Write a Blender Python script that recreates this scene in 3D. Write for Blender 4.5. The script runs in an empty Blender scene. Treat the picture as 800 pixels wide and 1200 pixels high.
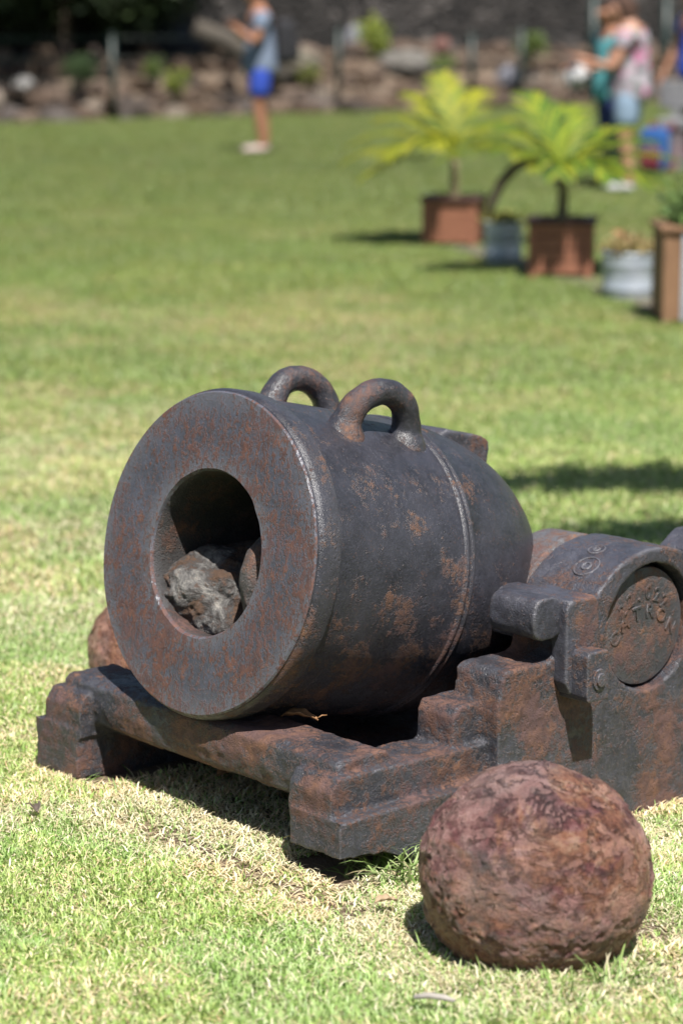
import bpy, bmesh, math, random
import numpy as np
from mathutils import Vector, Matrix, noise as mnoise
random.seed(7)
S = bpy.context.scene
COL = S.collection
PI = math.pi
R = math.radians

# ------------------------------------------------------------------ frame
H = 1.42                                   # eye height
PITCH = math.atan(573 / 2833.33)
YAW = R(47.5)                              # mortar axis, clockwise from +Y
ORG = Vector((-0.591, 4.499, 0))
BX = Vector((math.sin(YAW), math.cos(YAW), 0))
NX = Vector((math.cos(YAW), -math.sin(YAW), 0))
ELEV = R(12)
SUN = Vector((.122, -.475, .871)).normalized()
def LP(n, b, z): return ORG + NX * n + BX * b + Vector((0, 0, z))

# ------------------------------------------------------------------ node helpers
class NT:
    def __init__(s, name):
        s.m = bpy.data.materials.new(name); s.m.use_nodes = True
        s.t = s.m.node_tree; s.t.nodes.clear()
        s.out = s.t.nodes.new('ShaderNodeOutputMaterial')
        s.co = s.t.nodes.new('ShaderNodeTexCoord').outputs['Object']
    def n(s, typ, ins=None, **kw):
        nd = s.t.nodes.new('ShaderNode' + typ)
        for k, v in kw.items(): setattr(nd, k, v)
        for k, v in (ins or {}).items():
            if isinstance(v, bpy.types.NodeSocket): s.t.links.new(v, nd.inputs[k])
            else: nd.inputs[k].default_value = v
        return nd
    def noise(s, scale, detail=6, rough=.6, co=None, dist=0):
        return s.n('TexNoise', {'Vector': co or s.co, 'Scale': scale, 'Detail': detail, 'Roughness': rough, 'Distortion': dist}).outputs['Fac']
    def stretch(s, sc, co=None):
        return s.n('Mapping', {'Vector': co or s.co, 'Scale': sc}).outputs[0]
    def math(s, op, a, b=0.0, c=None):
        ins = {0: a, 1: b}
        if c is not None: ins[2] = c
        return s.n('Math', ins, operation=op).outputs[0]
    def ramp(s, fac, stops, interp='LINEAR'):
        nd = s.n('ValToRGB', {'Fac': fac}); cr = nd.color_ramp; cr.interpolation = interp
        while len(cr.elements) < len(stops): cr.elements.new(.5)
        for e, (p, c) in zip(cr.elements, stops):
            e.position = p; e.color = (c, c, c, 1) if isinstance(c, (int, float)) else (*c, 1)
        return nd.outputs[0]
    def mix(s, f, a, b, mode='MIX'):
        nd = s.n('Mix', data_type='RGBA', blend_type=mode)
        for i, v in ((0, f), (6, a), (7, b)):
            if isinstance(v, bpy.types.NodeSocket): s.t.links.new(v, nd.inputs[i])
            else: nd.inputs[i].default_value = v if i == 0 else (*v, 1)
        return nd.outputs[2]
    def bump(s, h, dist, strength=1.0, normal=None):
        ins = {'Height': h, 'Distance': dist, 'Strength': strength}
        if normal is not None: ins['Normal'] = normal
        return s.n('Bump', ins).outputs[0]
    def principled(s, **ins):
        nd = s.n('BsdfPrincipled', {k.replace('_', ' '): v for k, v in ins.items()})
        s.t.links.new(nd.outputs[0], s.out.inputs[0]); return nd

def col4(c): return (*c, 1.0)

def iron(name, rust=.5, big=7.0, streak=False, dark=(.012, .0125, .016), light=(.048, .048, .058), rough=.35,
         rustc=((.040, .020, .017), (.105, .050, .033), (.24, .112, .052)), bumpy=1.0, edge=.5, zband=None, soft=.045):
    k = NT(name)
    co = k.stretch((1.0, 1.0, .5)) if streak else k.co
    a = k.noise(big, 7, .62); b = k.noise(85, 7, .7, co); c = k.noise(300, 4, .65, co)
    h = k.math('MULTIPLY', a, .52 if not streak else .30)
    h = k.math('MULTIPLY_ADD', b, .30 if not streak else .40, h)
    h = k.math('MULTIPLY_ADD', c, .18 if not streak else .30, h)
    if zband:                                    # corroded flank of the casting (height band in object space)
        z = k.n('SeparateXYZ', {0: k.co}).outputs['Z']
        g = k.n('MapRange', {0: z, 1: zband[0], 2: zband[1], 3: 0, 4: 1}).outputs[0]
        g2 = k.n('MapRange', {0: z, 1: zband[1], 2: zband[2], 3: 0, 4: 1}).outputs[0]
        g = k.math('SUBTRACT', g, g2)
        h = k.math('MULTIPLY_ADD', g, .075, k.math('SUBTRACT', h, .048))
    t = .5 + (.5 - rust) * .26
    mask = k.ramp(h, ((max(t - soft, 0), 0), (min(t + soft, 1), 1)))
    base = k.ramp(k.noise(13, 8, .72), ((.3, dark), (.7, light)))
    base = k.mix(k.math('MULTIPLY', k.ramp(k.noise(150, 4, .7), ((.5, 0), (.72, 1))), .45), base, tuple(x * 1.6 for x in light))
    base = k.mix(k.math('MULTIPLY', k.ramp(k.noise(24, 6, .7, k.stretch((1, 1, .25))), ((.52, 0), (.7, 1))), .18), base, (.042, .032, .032))
    rc = k.ramp(k.noise(38, 8, .72, None, .5), ((.3, rustc[0]), (.5, rustc[1]), (.74, rustc[2])))
    rc = k.mix(k.math('MULTIPLY', k.ramp(k.noise(9, 6, .65, k.n('Mapping', {'Vector': k.co, 'Location': (5, 2, 9)}).outputs[0]), ((.45, 0), (.62, 1))), .7), rc, (.085, .050, .054))
    chip = k.ramp(k.math('MULTIPLY_ADD', c, .5, k.math('MULTIPLY', k.noise(34, 8, .8, k.n('Mapping', {'Vector': k.co, 'Location': (1, 8, 3)}).outputs[0]), .5)), ((.575, 0), (.60, 1)))
    pt = k.n('NewGeometry').outputs['Pointiness']
    wear = k.ramp(k.math('MULTIPLY_ADD', b, .03, pt), ((.53, 0), (.58, 1)))
    base = k.mix(k.math('MULTIPLY', wear, edge), base, (.17, .165, .18))
    colr = k.mix(k.math('MULTIPLY', mask, .92), base, rc)
    colr = k.mix(k.math('MULTIPLY', chip, .55), colr, rustc[1])
    rg = k.mix(mask, (rough, rough, rough), (.74, .74, .74))
    rg = k.math('MULTIPLY_ADD', k.noise(44, 5, .65), .3, k.math('SUBTRACT', rg, .15))
    pit = k.ramp(k.n('TexVoronoi', {'Vector': k.co, 'Scale': 95.0}).outputs['Distance'], ((.0, 0), (.3, 1)))
    pitm = k.ramp(k.noise(11, 4, .6), ((.45, 0), (.6, 1)))
    pit = k.math('MULTIPLY', k.math('SUBTRACT', 1.0, pit), pitm)
    hh = k.math('MULTIPLY_ADD', mask, .26, k.math('MULTIPLY', b, .34))
    hh = k.math('MULTIPLY_ADD', c, .42, hh)
    hh = k.math('MULTIPLY_ADD', k.noise(520, 3, .6), .16, hh)
    hh = k.math('MULTIPLY_ADD', pit, -.35, hh)
    hh = k.math('MULTIPLY_ADD', k.noise(16, 3, .5), .55, hh)
    nm = k.bump(hh, .0042 * bumpy, .85)
    k.principled(Base_Color=colr, Roughness=rg, Normal=nm)
    return k.m

def simple(name, c1, c2, scale=20, rough=.7, bump=.003, detail=6, spec=.5, stretch=None, metallic=0.0, bscale=None):
    k = NT(name); co = k.stretch(stretch) if stretch else k.co
    f = k.noise(scale, detail, .65, co)
    k.principled(Base_Color=k.ramp(f, ((.3, c1), (.7, c2))), Roughness=rough, Metallic=metallic,
                 Normal=k.bump(k.noise(bscale or scale * 3, 5, .6, co), bump, .6))
    return k.m

# ------------------------------------------------------------------ object helpers
def link(o): COL.objects.link(o); return o
def tag(o, label=None, cat=None, group=None, kind=None):
    for k, v in (('label', label), ('category', cat), ('group', group), ('kind', kind)):
        if v: o[k] = v
    return o
def empty(name, loc=(0, 0, 0), rz=0.0, **kw):
    o = link(bpy.data.objects.new(name, None)); o.location = loc; o.rotation_euler = (0, 0, rz)
    o.empty_display_size = .2
    return tag(o, **kw)
def mesh_obj(name, bm, mats, parent=None, smooth=True, loc=None, rot=None):
    if smooth:
        for e in bm.edges:
            if len(e.link_faces) == 2 and e.calc_face_angle(0) > .6: e.smooth = False
    me = bpy.data.meshes.new(name); bm.to_mesh(me); bm.free()
    for m in (mats if isinstance(mats, (list, tuple)) else [mats]): me.materials.append(m)
    if smooth: me.polygons.foreach_set('use_smooth', [True] * len(me.polygons))
    o = link(bpy.data.objects.new(name, me))
    if parent: o.parent = parent
    if loc is not None: o.location = loc
    if rot is not None: o.rotation_euler = rot
    return o
def np_obj(name, verts, faces, mats, parent=None, smooth=False, colors=None, uniform=None):
    """faces: list of (k, array[n,k]) blocks"""
    me = bpy.data.meshes.new(name)
    verts = np.asarray(verts, np.float32)
    me.vertices.add(len(verts)); me.vertices.foreach_set('co', verts.ravel())
    loops = np.concatenate([f.ravel() for f in faces]).astype(np.int32)
    cnt = np.concatenate([np.full(len(f), f.shape[1], np.int32) for f in faces])
    st = np.concatenate([[0], np.cumsum(cnt)[:-1]]).astype(np.int32)
    me.loops.add(len(loops)); me.loops.foreach_set('vertex_index', loops)
    me.polygons.add(len(cnt)); me.polygons.foreach_set('loop_start', st)
    if colors is not None:
        at = me.color_attributes.new('tint', 'FLOAT_COLOR', 'POINT')
        c = np.ones((len(verts), 4), np.float32); c[:, :3] = colors
        at.data.foreach_set('color', c.ravel())
    me.update(calc_edges=True); me.validate()
    if smooth: me.polygons.foreach_set('use_smooth', [True] * len(me.polygons))
    for m in (mats if isinstance(mats, (list, tuple)) else [mats]): me.materials.append(m)
    o = link(bpy.data.objects.new(name, me))
    if parent: o.parent = parent
    return o
def add_box(bm, lo, hi, mat=None):
    r = bmesh.ops.create_cube(bm, size=1)['verts']
    lo, hi = Vector(lo), Vector(hi)
    for v in r:
        v.co = Vector([(lo[i] + hi[i]) / 2 + v.co[i] * (hi[i] - lo[i]) for i in range(3)])
        if mat is not None: v.co = mat @ v.co
    return r
def add_prism(bm, poly, x0, x1):
    """poly in (y, z) extruded along x"""
    a = [bm.verts.new((x0, y, z)) for y, z in poly]; b = [bm.verts.new((x1, y, z)) for y, z in poly]
    n = len(poly)
    bm.faces.new(a[::-1]); bm.faces.new(b)
    for i in range(n): bm.faces.new((a[i], a[(i + 1) % n], b[(i + 1) % n], b[i]))
def add_tube(bm, pts, rad, seg=12, cap=True):
    pts = [Vector(p) for p in pts]; rings = []
    up = None
    for i, p in enumerate(pts):
        d = (pts[min(i + 1, len(pts) - 1)] - pts[max(i - 1, 0)]).normalized()
        if up is None: up = d.orthogonal().normalized()
        up = (up - d * up.dot(d)).normalized(); sd = d.cross(up)
        r = rad[i] if isinstance(rad, (list, tuple)) else rad
        rings.append([bm.verts.new(p + (up * math.cos(2 * PI * k / seg) + sd * math.sin(2 * PI * k / seg)) * r) for k in range(seg)])
    for a, b in zip(rings, rings[1:]):
        for k in range(seg): bm.faces.new((a[k], a[(k + 1) % seg], b[(k + 1) % seg], b[k]))
    if cap: bm.faces.new(rings[0][::-1]); bm.faces.new(rings[-1])
def add_lathe(bm, prof, seg=64, mat_of=None, axis='y', close=False):
    """prof (t, r) revolved about local y (or z)"""
    rings = []
    for t, r in prof:
        ring = []
        for k in range(seg):
            a = 2 * PI * k / seg
            ring.append(bm.verts.new((r * math.sin(a), t, r * math.cos(a)) if axis == 'y' else (r * math.cos(a), r * math.sin(a), t)))
        rings.append(ring)
    for i in range(len(rings) - 1):
        a, b = rings[i], rings[i + 1]
        for k in range(seg):
            f = bm.faces.new((a[k], a[(k + 1) % seg], b[(k + 1) % seg], b[k]))
            if mat_of: f.material_index = mat_of(i)
    if close:
        bm.faces.new(rings[0][::-1]); bm.faces.new(rings[-1])
def remesh(o, vox, smooth=4, amp=.0, scale=.05, amp2=.0, scale2=.02):
    m = o.modifiers.new('cast', 'REMESH'); m.mode = 'VOXEL'; m.voxel_size = vox; m.use_smooth_shade = True
    if smooth:
        s = o.modifiers.new('soften', 'SMOOTH'); s.factor = .5; s.iterations = smooth
    for i, (a, sc) in enumerate(((amp, scale), (amp2, scale2))):
        if a:
            tx = bpy.data.textures.new('surface_noise', 'CLOUDS'); tx.noise_scale = sc; tx.noise_depth = 3
            d = o.modifiers.new('surface', 'DISPLACE'); d.texture = tx; d.strength = a; d.mid_level = .5; d.texture_coords = 'LOCAL'
def bevel(o, w, seg=2):
    m = o.modifiers.new('bevel', 'BEVEL'); m.width = w; m.segments = seg; m.limit_method = 'ANGLE'

# value noise on arrays
_rng = np.random.default_rng(3)
_tab = _rng.random((256, 256))
def vnoise(x, y, s, o=0.0):
    x = np.asarray(x) * s + o + 500; y = np.asarray(y) * s + o * 1.7 + 500
    xi = np.floor(x).astype(int); yi = np.floor(y).astype(int); fx = x - xi; fy = y - yi
    fx = fx * fx * (3 - 2 * fx); fy = fy * fy * (3 - 2 * fy)
    g = lambda a, b: _tab[a % 256, b % 256]
    return (g(xi, yi) * (1 - fx) + g(xi + 1, yi) * fx) * (1 - fy) + (g(xi, yi + 1) * (1 - fx) + g(xi + 1, yi + 1) * fx) * fy
def fbm(x, y, s, o=0.0, oct=4):
    t = 0; a = .5; n = 0
    for k in range(oct): t = t + a * vnoise(x, y, s * 2 ** k, o + 13.7 * k); n += a; a *= .5
    return t / n

BALL = Vector((.302, 3.590, .119)); BALL_R = .178
def to_nb(x, y):
    dx, dy = x - ORG.x, y - ORG.y
    return dx * NX.x + dy * NX.y, dx * BX.x + dy * BX.y
def sstep(a, b, v): t = np.clip((v - a) / (b - a), 0, 1); return t * t * (3 - 2 * t)
def dryness(x, y):
    """0 = green turf, 1 = straw / bare"""
    d = sstep(.48, .70, fbm(x, y, 1.1, 4) * .55 + fbm(x, y, 5.0, 9) * .45) * .62
    # worn strip along the front of the bed and round the ball
    n, b = to_nb(x, y)
    strip = np.exp(-((b + .085) / .075) ** 2) * sstep(.1, .3, n) * (1 - sstep(1.3, 1.7, n))
    rb = np.hypot(x - BALL.x, y - BALL.y)
    ring = np.exp(-((rb - .20) / .09) ** 2)
    side = np.exp(-((n - 1.0) / .10) ** 2) * sstep(-.2, 0, b) * (1 - sstep(1.4, 1.8, b))
    d = np.maximum(d, ((n > -.02) & (n < .9) & (b > -.02) & (b < 1.35)) * 1.0)
    d = np.maximum(d, np.maximum(strip * .95, np.maximum(ring * .85, side * .8)) * (.6 + .6 * fbm(x, y, 9, 2)))
    # tan patches seen further up the lawn
    for cx, cy, rx, ry, a in ((-.1, 11.4, .9, 1.0, .75), (-1.0, 8.0, .55, .8, .75), (-.75, 5.9, .3, .35, .5), (.9, 11, .5, .6, .3)):
        d = np.maximum(d, a * np.exp(-((x - cx) / rx) ** 2 - ((y - cy) / ry) ** 2) * (.35 + 1.2 * fbm(x, y, 3.5, 21)))
    d = d * (1 - .55 * sstep(12, 22, np.asarray(y)))
    return np.clip(d, 0, 1)
def soil(x, y):
    n, b = to_nb(x, y); rb = np.hypot(x - BALL.x, y - BALL.y)
    f = .5 + fbm(x, y, 14, 61)
    m = np.exp(-((rb - .19) / .05) ** 2) * sstep(.32, .42, x) + np.exp(-((b + .05) / .045) ** 2) * sstep(.35, .5, n) * (1 - sstep(.95, 1.1, n)) + ((n > -.02) & (n < .9) & (b > -.01) & (b < 1.35)) * .8
    return np.clip(m * f, 0, 1)
def gheight(x, y):
    rb = np.hypot(x - BALL.x, y - BALL.y)
    h = (fbm(x, y, 2.2, 31) - .5) * .030 + (fbm(x, y, 11, 77, 3) - .5) * .014
    n, b = to_nb(x, y)
    h = h - .055 * sstep(.25, .8, b) * sstep(.3, .75, n) * (1 - sstep(1.6, 2.4, n)) * (1 - sstep(1.4, 2.2, b))
    return h * np.exp(-np.maximum(np.asarray(y) - 12, 0) / 6) - .012 * np.exp(-(rb / .19) ** 4)

# ------------------------------------------------------------------ camera, light, world
cam = bpy.data.cameras.new('camera'); co = link(bpy.data.objects.new('camera', cam))
co.location = (0, 0, H); co.rotation_euler = (PI / 2 - PITCH, 0, 0)
cam.lens = 85; cam.sensor_width = 36; cam.clip_end = 3000; cam.clip_start = .05
cam.dof.use_dof = True; cam.dof.focus_distance = 4.22; cam.dof.aperture_fstop = 2.95; cam.dof.aperture_blades = 0
S.camera = co
w = bpy.data.worlds.new('World'); S.world = w; w.use_nodes = True
sky = w.node_tree.nodes.new('ShaderNodeTexSky'); sky.sky_type = 'NISHITA'; sky.sun_disc = False
sky.sun_elevation = math.asin(SUN.z); sky.sun_rotation = math.atan2(SUN.x, SUN.y)
bg = w.node_tree.nodes['Background']; bg.inputs[1].default_value = .050
w.node_tree.links.new(sky.outputs[0], bg.inputs[0])
sl = bpy.data.lights.new('sun', 'SUN'); sl.energy = 5.0; sl.angle = R(.53); sl.color = (1, .955, .89)
so = link(bpy.data.objects.new('sun', sl)); so.rotation_euler = SUN.to_track_quat('Z', 'Y').to_euler(); so.location = (0, 0, 20)
S.view_settings.view_transform = 'Standard'; S.view_settings.look = 'None'
S.view_settings.exposure = .95; S.view_settings.gamma = 1

# ------------------------------------------------------------------ materials
M_body = iron('painted_iron', rust=.40, big=15, zband=(-.31, -.16, .06), bumpy=.8, rough=.31, soft=.03, edge=.3, light=(.044, .044, .056), rustc=((.040, .021, .017), (.105, .052, .032), (.20, .10, .052)))
M_face = iron('muzzle_iron', rust=.46, big=5, streak=True, bumpy=.55, rough=.33, dark=(.034, .035, .046), light=(.076, .080, .108),
              rustc=((.035, .018, .018), (.085, .036, .026), (.18, .075, .04)), soft=.022)
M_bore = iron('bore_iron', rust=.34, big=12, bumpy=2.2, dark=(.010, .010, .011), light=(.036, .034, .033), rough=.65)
M_bed = iron('bed_iron', rust=.49, big=8, bumpy=1.5, edge=.4, soft=.028, light=(.058, .060, .075), rustc=((.045, .022, .019), (.11, .054, .038), (.21, .10, .052)))
M_cap = iron('cap_iron', edge=.35, rust=.33, big=7, bumpy=1.1, soft=.03, light=(.062, .064, .082), dark=(.022, .022, .028))
M_handle = iron('handle_iron', rust=.34, big=14, bumpy=.7, rough=.32)
M_soil = simple('soil', (.03, .022, .015), (.08, .06, .04), 30, .95, .01)
M_leaf_brown = simple('dry_leaf', (.16, .075, .03), (.30, .16, .07), 30, .6, .002)
M_wood = simple('red_wood', (.17, .062, .034), (.29, .125, .07), 6, .6, .003, stretch=(1, 1, 9))
M_wood_dark = simple('dark_wood', (.045, .02, .016), (.10, .045, .035), 8, .6, .003)
M_wood_brown = simple('brown_wood', (.13, .068, .035), (.25, .14, .075), 7, .65, .003, stretch=(8, 8, 1))
M_galv = simple('galvanised', (.30, .34, .40), (.46, .50, .56), 9, .42, .001, metallic=.35)
M_green_metal = simple('green_paint', (.002, .011, .009), (.004, .018, .014), 9, .45, .001)
M_bark = simple('bark', (.035, .026, .018), (.10, .075, .055), 16, .9, .02, stretch=(3, 3, .6))
M_palm_trunk = simple('palm_stem', (.10, .085, .04), (.22, .19, .10), 25, .7, .004, stretch=(1, 1, 5))
M_skin = simple('skin', (.34, .175, .115), (.40, .21, .14), 12, .5, .0005)
M_skin_tan = simple('tanned_skin', (.26, .12, .07), (.31, .15, .09), 12, .5, .0005)
def cloth(name, c): return simple(name, tuple(x * .85 for x in c), c, 8, .85, .002)
M_denim = cloth('pale_denim', (.20, .28, .38)); M_blue = cloth('blue_cloth', (.018, .055, .36)); M_teal = cloth('teal_cloth', (.10, .36, .40))
M_navy = cloth('navy_cloth', (.016, .03, .13)); M_black = cloth('black_cloth', (.012, .012, .016)); M_grey_shirt = cloth('grey_blue_cloth', (.13, .165, .23))
M_white = cloth('white_cloth', (.42, .42, .43)); M_red = cloth('red_cloth', (.16, .015, .03)); M_hair = cloth('brown_hair', (.055, .025, .015))
M_sandal = cloth('sandal', (.42, .33, .31)); M_blue_bag = cloth('blue_bag', (.010, .07, .24)); M_brown_shoe = cloth('brown_leather', (.16, .07, .035))
M_eye = simple('eye', (.02, .015, .012), (.03, .02, .015), 5, .2, .0)
k = NT('floral_cloth')
v = k.n('TexVoronoi', {'Vector': k.co, 'Scale': 17.0})
f = k.ramp(k.n('SeparateColor', {0: v.outputs['Color']}).outputs[0], ((0, (.26, .24, .27)), (.38, (.09, .10, .10)), (.55, (.40, .14, .25)), (.72, (.36, .32, .35)), (.9, (.15, .18, .15))), 'CONSTANT')
k.principled(Base_Color=f, Roughness=.85); M_floral = k.m

def leafmat(name, trans=.35, rough=.5):
    k = NT(name); c = k.n('Attribute', attribute_name='tint').outputs['Color']
    p = k.n('BsdfPrincipled', {'Base Color': c, 'Roughness': rough})
    t = k.n('BsdfTranslucent', {'Color': c})
    mx = k.n('MixShader', {0: trans, 1: p.outputs[0], 2: t.outputs[0]})
    k.t.links.new(mx.outputs[0], k.out.inputs[0]); return k.m
M_grass = leafmat('grass_blades', .30, .45)
M_foliage = leafmat('foliage', .30, .68)

# ground: turf seen between the blades
k = NT('lawn')
dry = k.n('Attribute', attribute_name='tint').outputs['Color']
d = k.n('SeparateColor', {0: dry}).outputs[0]; sg = k.n('SeparateColor', {0: dry}).outputs[1]
fine = k.noise(140, 5, .7); mid = k.noise(24, 5, .65); vf = k.noise(3.2, 5, .6)
g = k.ramp(k.math('MULTIPLY_ADD', mid, .5, k.math('MULTIPLY', fine, .5)), ((.3, (.090, .108, .034)), (.52, (.14, .162, .058)), (.7, (.21, .23, .10))))
st = k.ramp(fine, ((.3, (.17, .125, .07)), (.5, (.33, .265, .155)), (.7, (.46, .39, .25))))
dm = k.math('MULTIPLY_ADD', k.math('SUBTRACT', mid, .5), .9, d)
dm = k.math('MULTIPLY_ADD', k.math('SUBTRACT', vf, .5), .3, dm)
c = k.mix(k.ramp(dm, ((.15, 0), (.85, 1))), g, st)
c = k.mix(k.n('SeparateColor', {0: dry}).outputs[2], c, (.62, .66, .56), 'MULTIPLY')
c = k.mix(k.ramp(sg, ((.15, 0), (.6, 1))), c, (.17, .125, .088))
k.principled(Base_Color=c, Roughness=.95, Specular_IOR_Level=.15, Normal=k.bump(k.math('ADD', fine, mid), .02, .7))
M_lawn = k.m

# ------------------------------------------------------------------ ground sheet
xs = np.unique(np.concatenate([[-900, -300, -100, -45, -25, -14, -8, -5], np.arange(-3.5, 3.51, .05), [5, 8, 14, 25, 45, 100, 300, 900]]))
ys = np.unique(np.concatenate([[-900, -200, -50, -15, -4, 0, 1.5], np.arange(2.4, 9, .04), np.arange(9, 17, .08), np.arange(17, 60, .8), [80, 130, 300, 900]]))
gx, gy = np.meshgrid(xs, ys); gz = gheight(gx, gy) * (np.abs(gx) < 3.4) * (gy > 2.3)
nx, ny = len(xs), len(ys)
idx = np.arange(nx * ny).reshape(ny, nx)
q = np.stack([idx[:-1, :-1], idx[:-1, 1:], idx[1:, 1:], idx[1:, :-1]], -1).reshape(-1, 4)
dr = dryness(gx, gy).ravel()
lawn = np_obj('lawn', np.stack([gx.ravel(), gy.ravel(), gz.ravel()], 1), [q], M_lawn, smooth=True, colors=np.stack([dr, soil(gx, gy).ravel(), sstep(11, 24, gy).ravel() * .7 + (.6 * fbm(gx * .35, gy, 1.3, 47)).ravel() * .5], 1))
tag(lawn, kind='structure')

# ------------------------------------------------------------------ grass
def lin(a): return np.array(a, np.float32)
G_COLS = lin([(.21, .32, .085), (.27, .37, .125), (.14, .235, .05), (.33, .41, .18), (.23, .335, .11)])
S_COLS = lin([(.44, .39, .25), (.52, .47, .33), (.36, .30, .18), (.50, .46, .30), (.58, .54, .41)])
def blades(n, y0, y1, size, hwk=.150, hw0=.45, rng=None):
    rng = rng or np.random.default_rng(int(y0 * 100))
    u = rng.random(n)
    y = y0 + (y1 - y0) * u
    x = (rng.random(n) * 2 - 1) * (hwk * y + hw0)
    nn, b = to_nb(x, y)
    rb = np.hypot(x - BALL.x, y - BALL.y)
    inside = ((nn > .01) & (nn < .87) & (b > .40) & (b < 1.32)) | (rb < .125) 
    dr = dryness(x, y)
    bare = np.exp(-((rb - .19) / .06) ** 2) * (x > .35) * .7 + np.exp(-((b + .07) / .05) ** 2) * ((nn > .35) & (nn < 1.0)) * .65
    under = (nn > 0) & (nn < .87) & (b > -.02)
    keep = ~inside & (rng.random(n) > dr * .35 * (1 - .8 * ((rb < .24) & (y < BALL.y))) + bare * .8) & ~((nn < .19) & (nn > 0) & (b > .01)) & ~((nn > .72) & (nn < .87) & (b > .01))
    x, y, dr, rb = x[keep], y[keep], dr[keep], rb[keep]; n = len(x)
    straw = rng.random(n) < (.10 + .62 * dr) * (1 - .35 * sstep(6, 14, y))
    L = size * (.010 + .017 * rng.random(n) ** 1.3) * (1 + .35 * (fbm(x, y, 6, 55) - .5) * 2)
    L = np.where(straw, L * 1.1, L) * (1 + .7 * np.exp(-((rb - .15) / .06) ** 2) * (y < BALL.y + .02))
    wd = size * (.0008 + .0009 * rng.random(n))
    az = rng.random(n) * 2 * np.pi
    lean = np.where(straw, .9 + .65 * rng.random(n), .25 + 1.0 * rng.random(n))
    bend = .15 + .5 * rng.random(n)
    z0 = gheight(x, y) - .001 + np.where(straw, .002 + .006 * rng.random(n), 0)
    ca, sa = np.cos(az), np.sin(az)
    l1 = lean - bend * .4; l2 = lean + bend
    mx = L * .55 * np.sin(l1); mz = L * .55 * np.cos(l1)
    tx = mx + L * .45 * np.sin(np.minimum(l2, 1.75)); tz = mz + L * .45 * np.cos(np.minimum(l2, 1.75))
    twist = rng.random(n) * .8 - .4
    px, py = -np.sin(az + twist) * wd, np.cos(az + twist) * wd
    V = np.empty((n, 5, 3), np.float32)
    V[:, 0] = np.stack([x - px, y - py, z0], 1); V[:, 1] = np.stack([x + px, y + py, z0], 1)
    cx, cy = x + ca * mx, y + sa * mx
    V[:, 2] = np.stack([cx + px * .85, cy + py * .85, z0 + mz], 1); V[:, 3] = np.stack([cx - px * .85, cy - py * .85, z0 + mz], 1)
    V[:, 4] = np.stack([x + ca * tx, y + sa * tx, z0 + tz], 1)
    base = np.arange(n)[:, None] * 5
    gi = rng.integers(0, len(G_COLS), n); si = rng.integers(0, len(S_COLS), n)
    c = np.where(straw[:, None], S_COLS[si], G_COLS[gi]) * (.8 + .4 * rng.random(n))[:, None]
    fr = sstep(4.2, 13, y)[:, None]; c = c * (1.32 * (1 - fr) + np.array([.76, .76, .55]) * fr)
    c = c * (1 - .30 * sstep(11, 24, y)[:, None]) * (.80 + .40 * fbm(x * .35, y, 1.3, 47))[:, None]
    yel = (rng.random(n) * .5 * (fbm(x, y, 2.5, 88) > .5))[:, None]
    c = c * (1 - yel) + yel * c * np.array([1.5, 1.15, 1.0])
    C = np.repeat(c[:, None], 5, 1)
    return V.reshape(-1, 3), base + np.array([0, 1, 2, 3]), base + np.array([3, 2, 4]), C.reshape(-1, 3)
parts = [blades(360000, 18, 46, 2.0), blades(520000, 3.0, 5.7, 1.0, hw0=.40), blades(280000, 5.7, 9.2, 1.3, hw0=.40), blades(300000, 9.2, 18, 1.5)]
VV, Q4, T3, CC = [], [], [], []; off = 0
for v_, q_, t_, c_ in parts:
    VV.append(v_); Q4.append(q_ + off); T3.append(t_ + off); CC.append(c_); off += len(v_)
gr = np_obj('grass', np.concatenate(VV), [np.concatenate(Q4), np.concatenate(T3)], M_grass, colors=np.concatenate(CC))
tag(gr, 'short green lawn grass mixed with dry straw blades', 'grass', kind='stuff')

def tuft(name, x, y, n, hgt, spread, label, seed, straw=.15, lean0=.2, lean1=1.1, azr=(0, 2 * PI)):
    r = random.Random(seed); V = []; Qd = []; Tr = []; C = []
    for i in range(n):
        a0 = r.uniform(0, 2 * PI); d0 = spread * r.random() ** .7
        p = Vector((d0 * math.cos(a0), d0 * math.sin(a0), -.004)); az = r.uniform(*azr); le = r.uniform(lean0, lean1)
        L = hgt * r.uniform(.5, 1.15); wd = r.uniform(.0014, .0028); seg = 5; b0 = len(V)
        side = Vector((-math.sin(az), math.cos(az), 0)); c = S_COLS[r.randrange(5)] if r.random() < straw else G_COLS[r.randrange(5)] * r.uniform(.7, 1.1)
        for s in range(seg):
            ww = wd * (1 - (s / seg) ** 2 * .8)
            V += [p - side * ww, p + side * ww]; C += [c, c]
            le += r.uniform(.08, .32); p = p + Vector((math.cos(az) * math.sin(le), math.sin(az) * math.sin(le), math.cos(le))) * L / seg
        V.append(p); C.append(c)
        for s in range(seg - 1): Qd.append((b0 + 2 * s, b0 + 2 * s + 1, b0 + 2 * s + 3, b0 + 2 * s + 2))
        Tr.append((b0 + 2 * seg - 2, b0 + 2 * seg - 1, b0 + 2 * seg))
    o = np_obj(name, np.array([tuple(v) for v in V]), [np.array(Qd), np.array(Tr)], M_grass, colors=np.array(C))
    o.location = (x, y, float(gheight(x, y))); return tag(o, label, 'grass tuft')
tuft('grass_tuft', .105, 3.945, 120, .125, .06, 'long green grass tuft between the iron bed corner and the big ball', 1)
tuft('grass_tuft', .395, 3.425, 44, .105, .035, 'curved green blades in front of the big rusty ball at its right', 2, straw=.1)
tuft('grass_tuft', .275, 3.405, 60, .065, .08, 'short green blades hiding the foot of the big ball', 8, straw=.15)
tuft('grass_tuft', .04, 3.93, 46, .06, .06, 'short grass under the raised front corner of the bed', 9, straw=.3)
tuft('grass_tuft', -.40, 4.36, 55, .05, .12, 'bright grass tuft growing under the left front foot of the iron bed', 3, lean1=.7)
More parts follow.
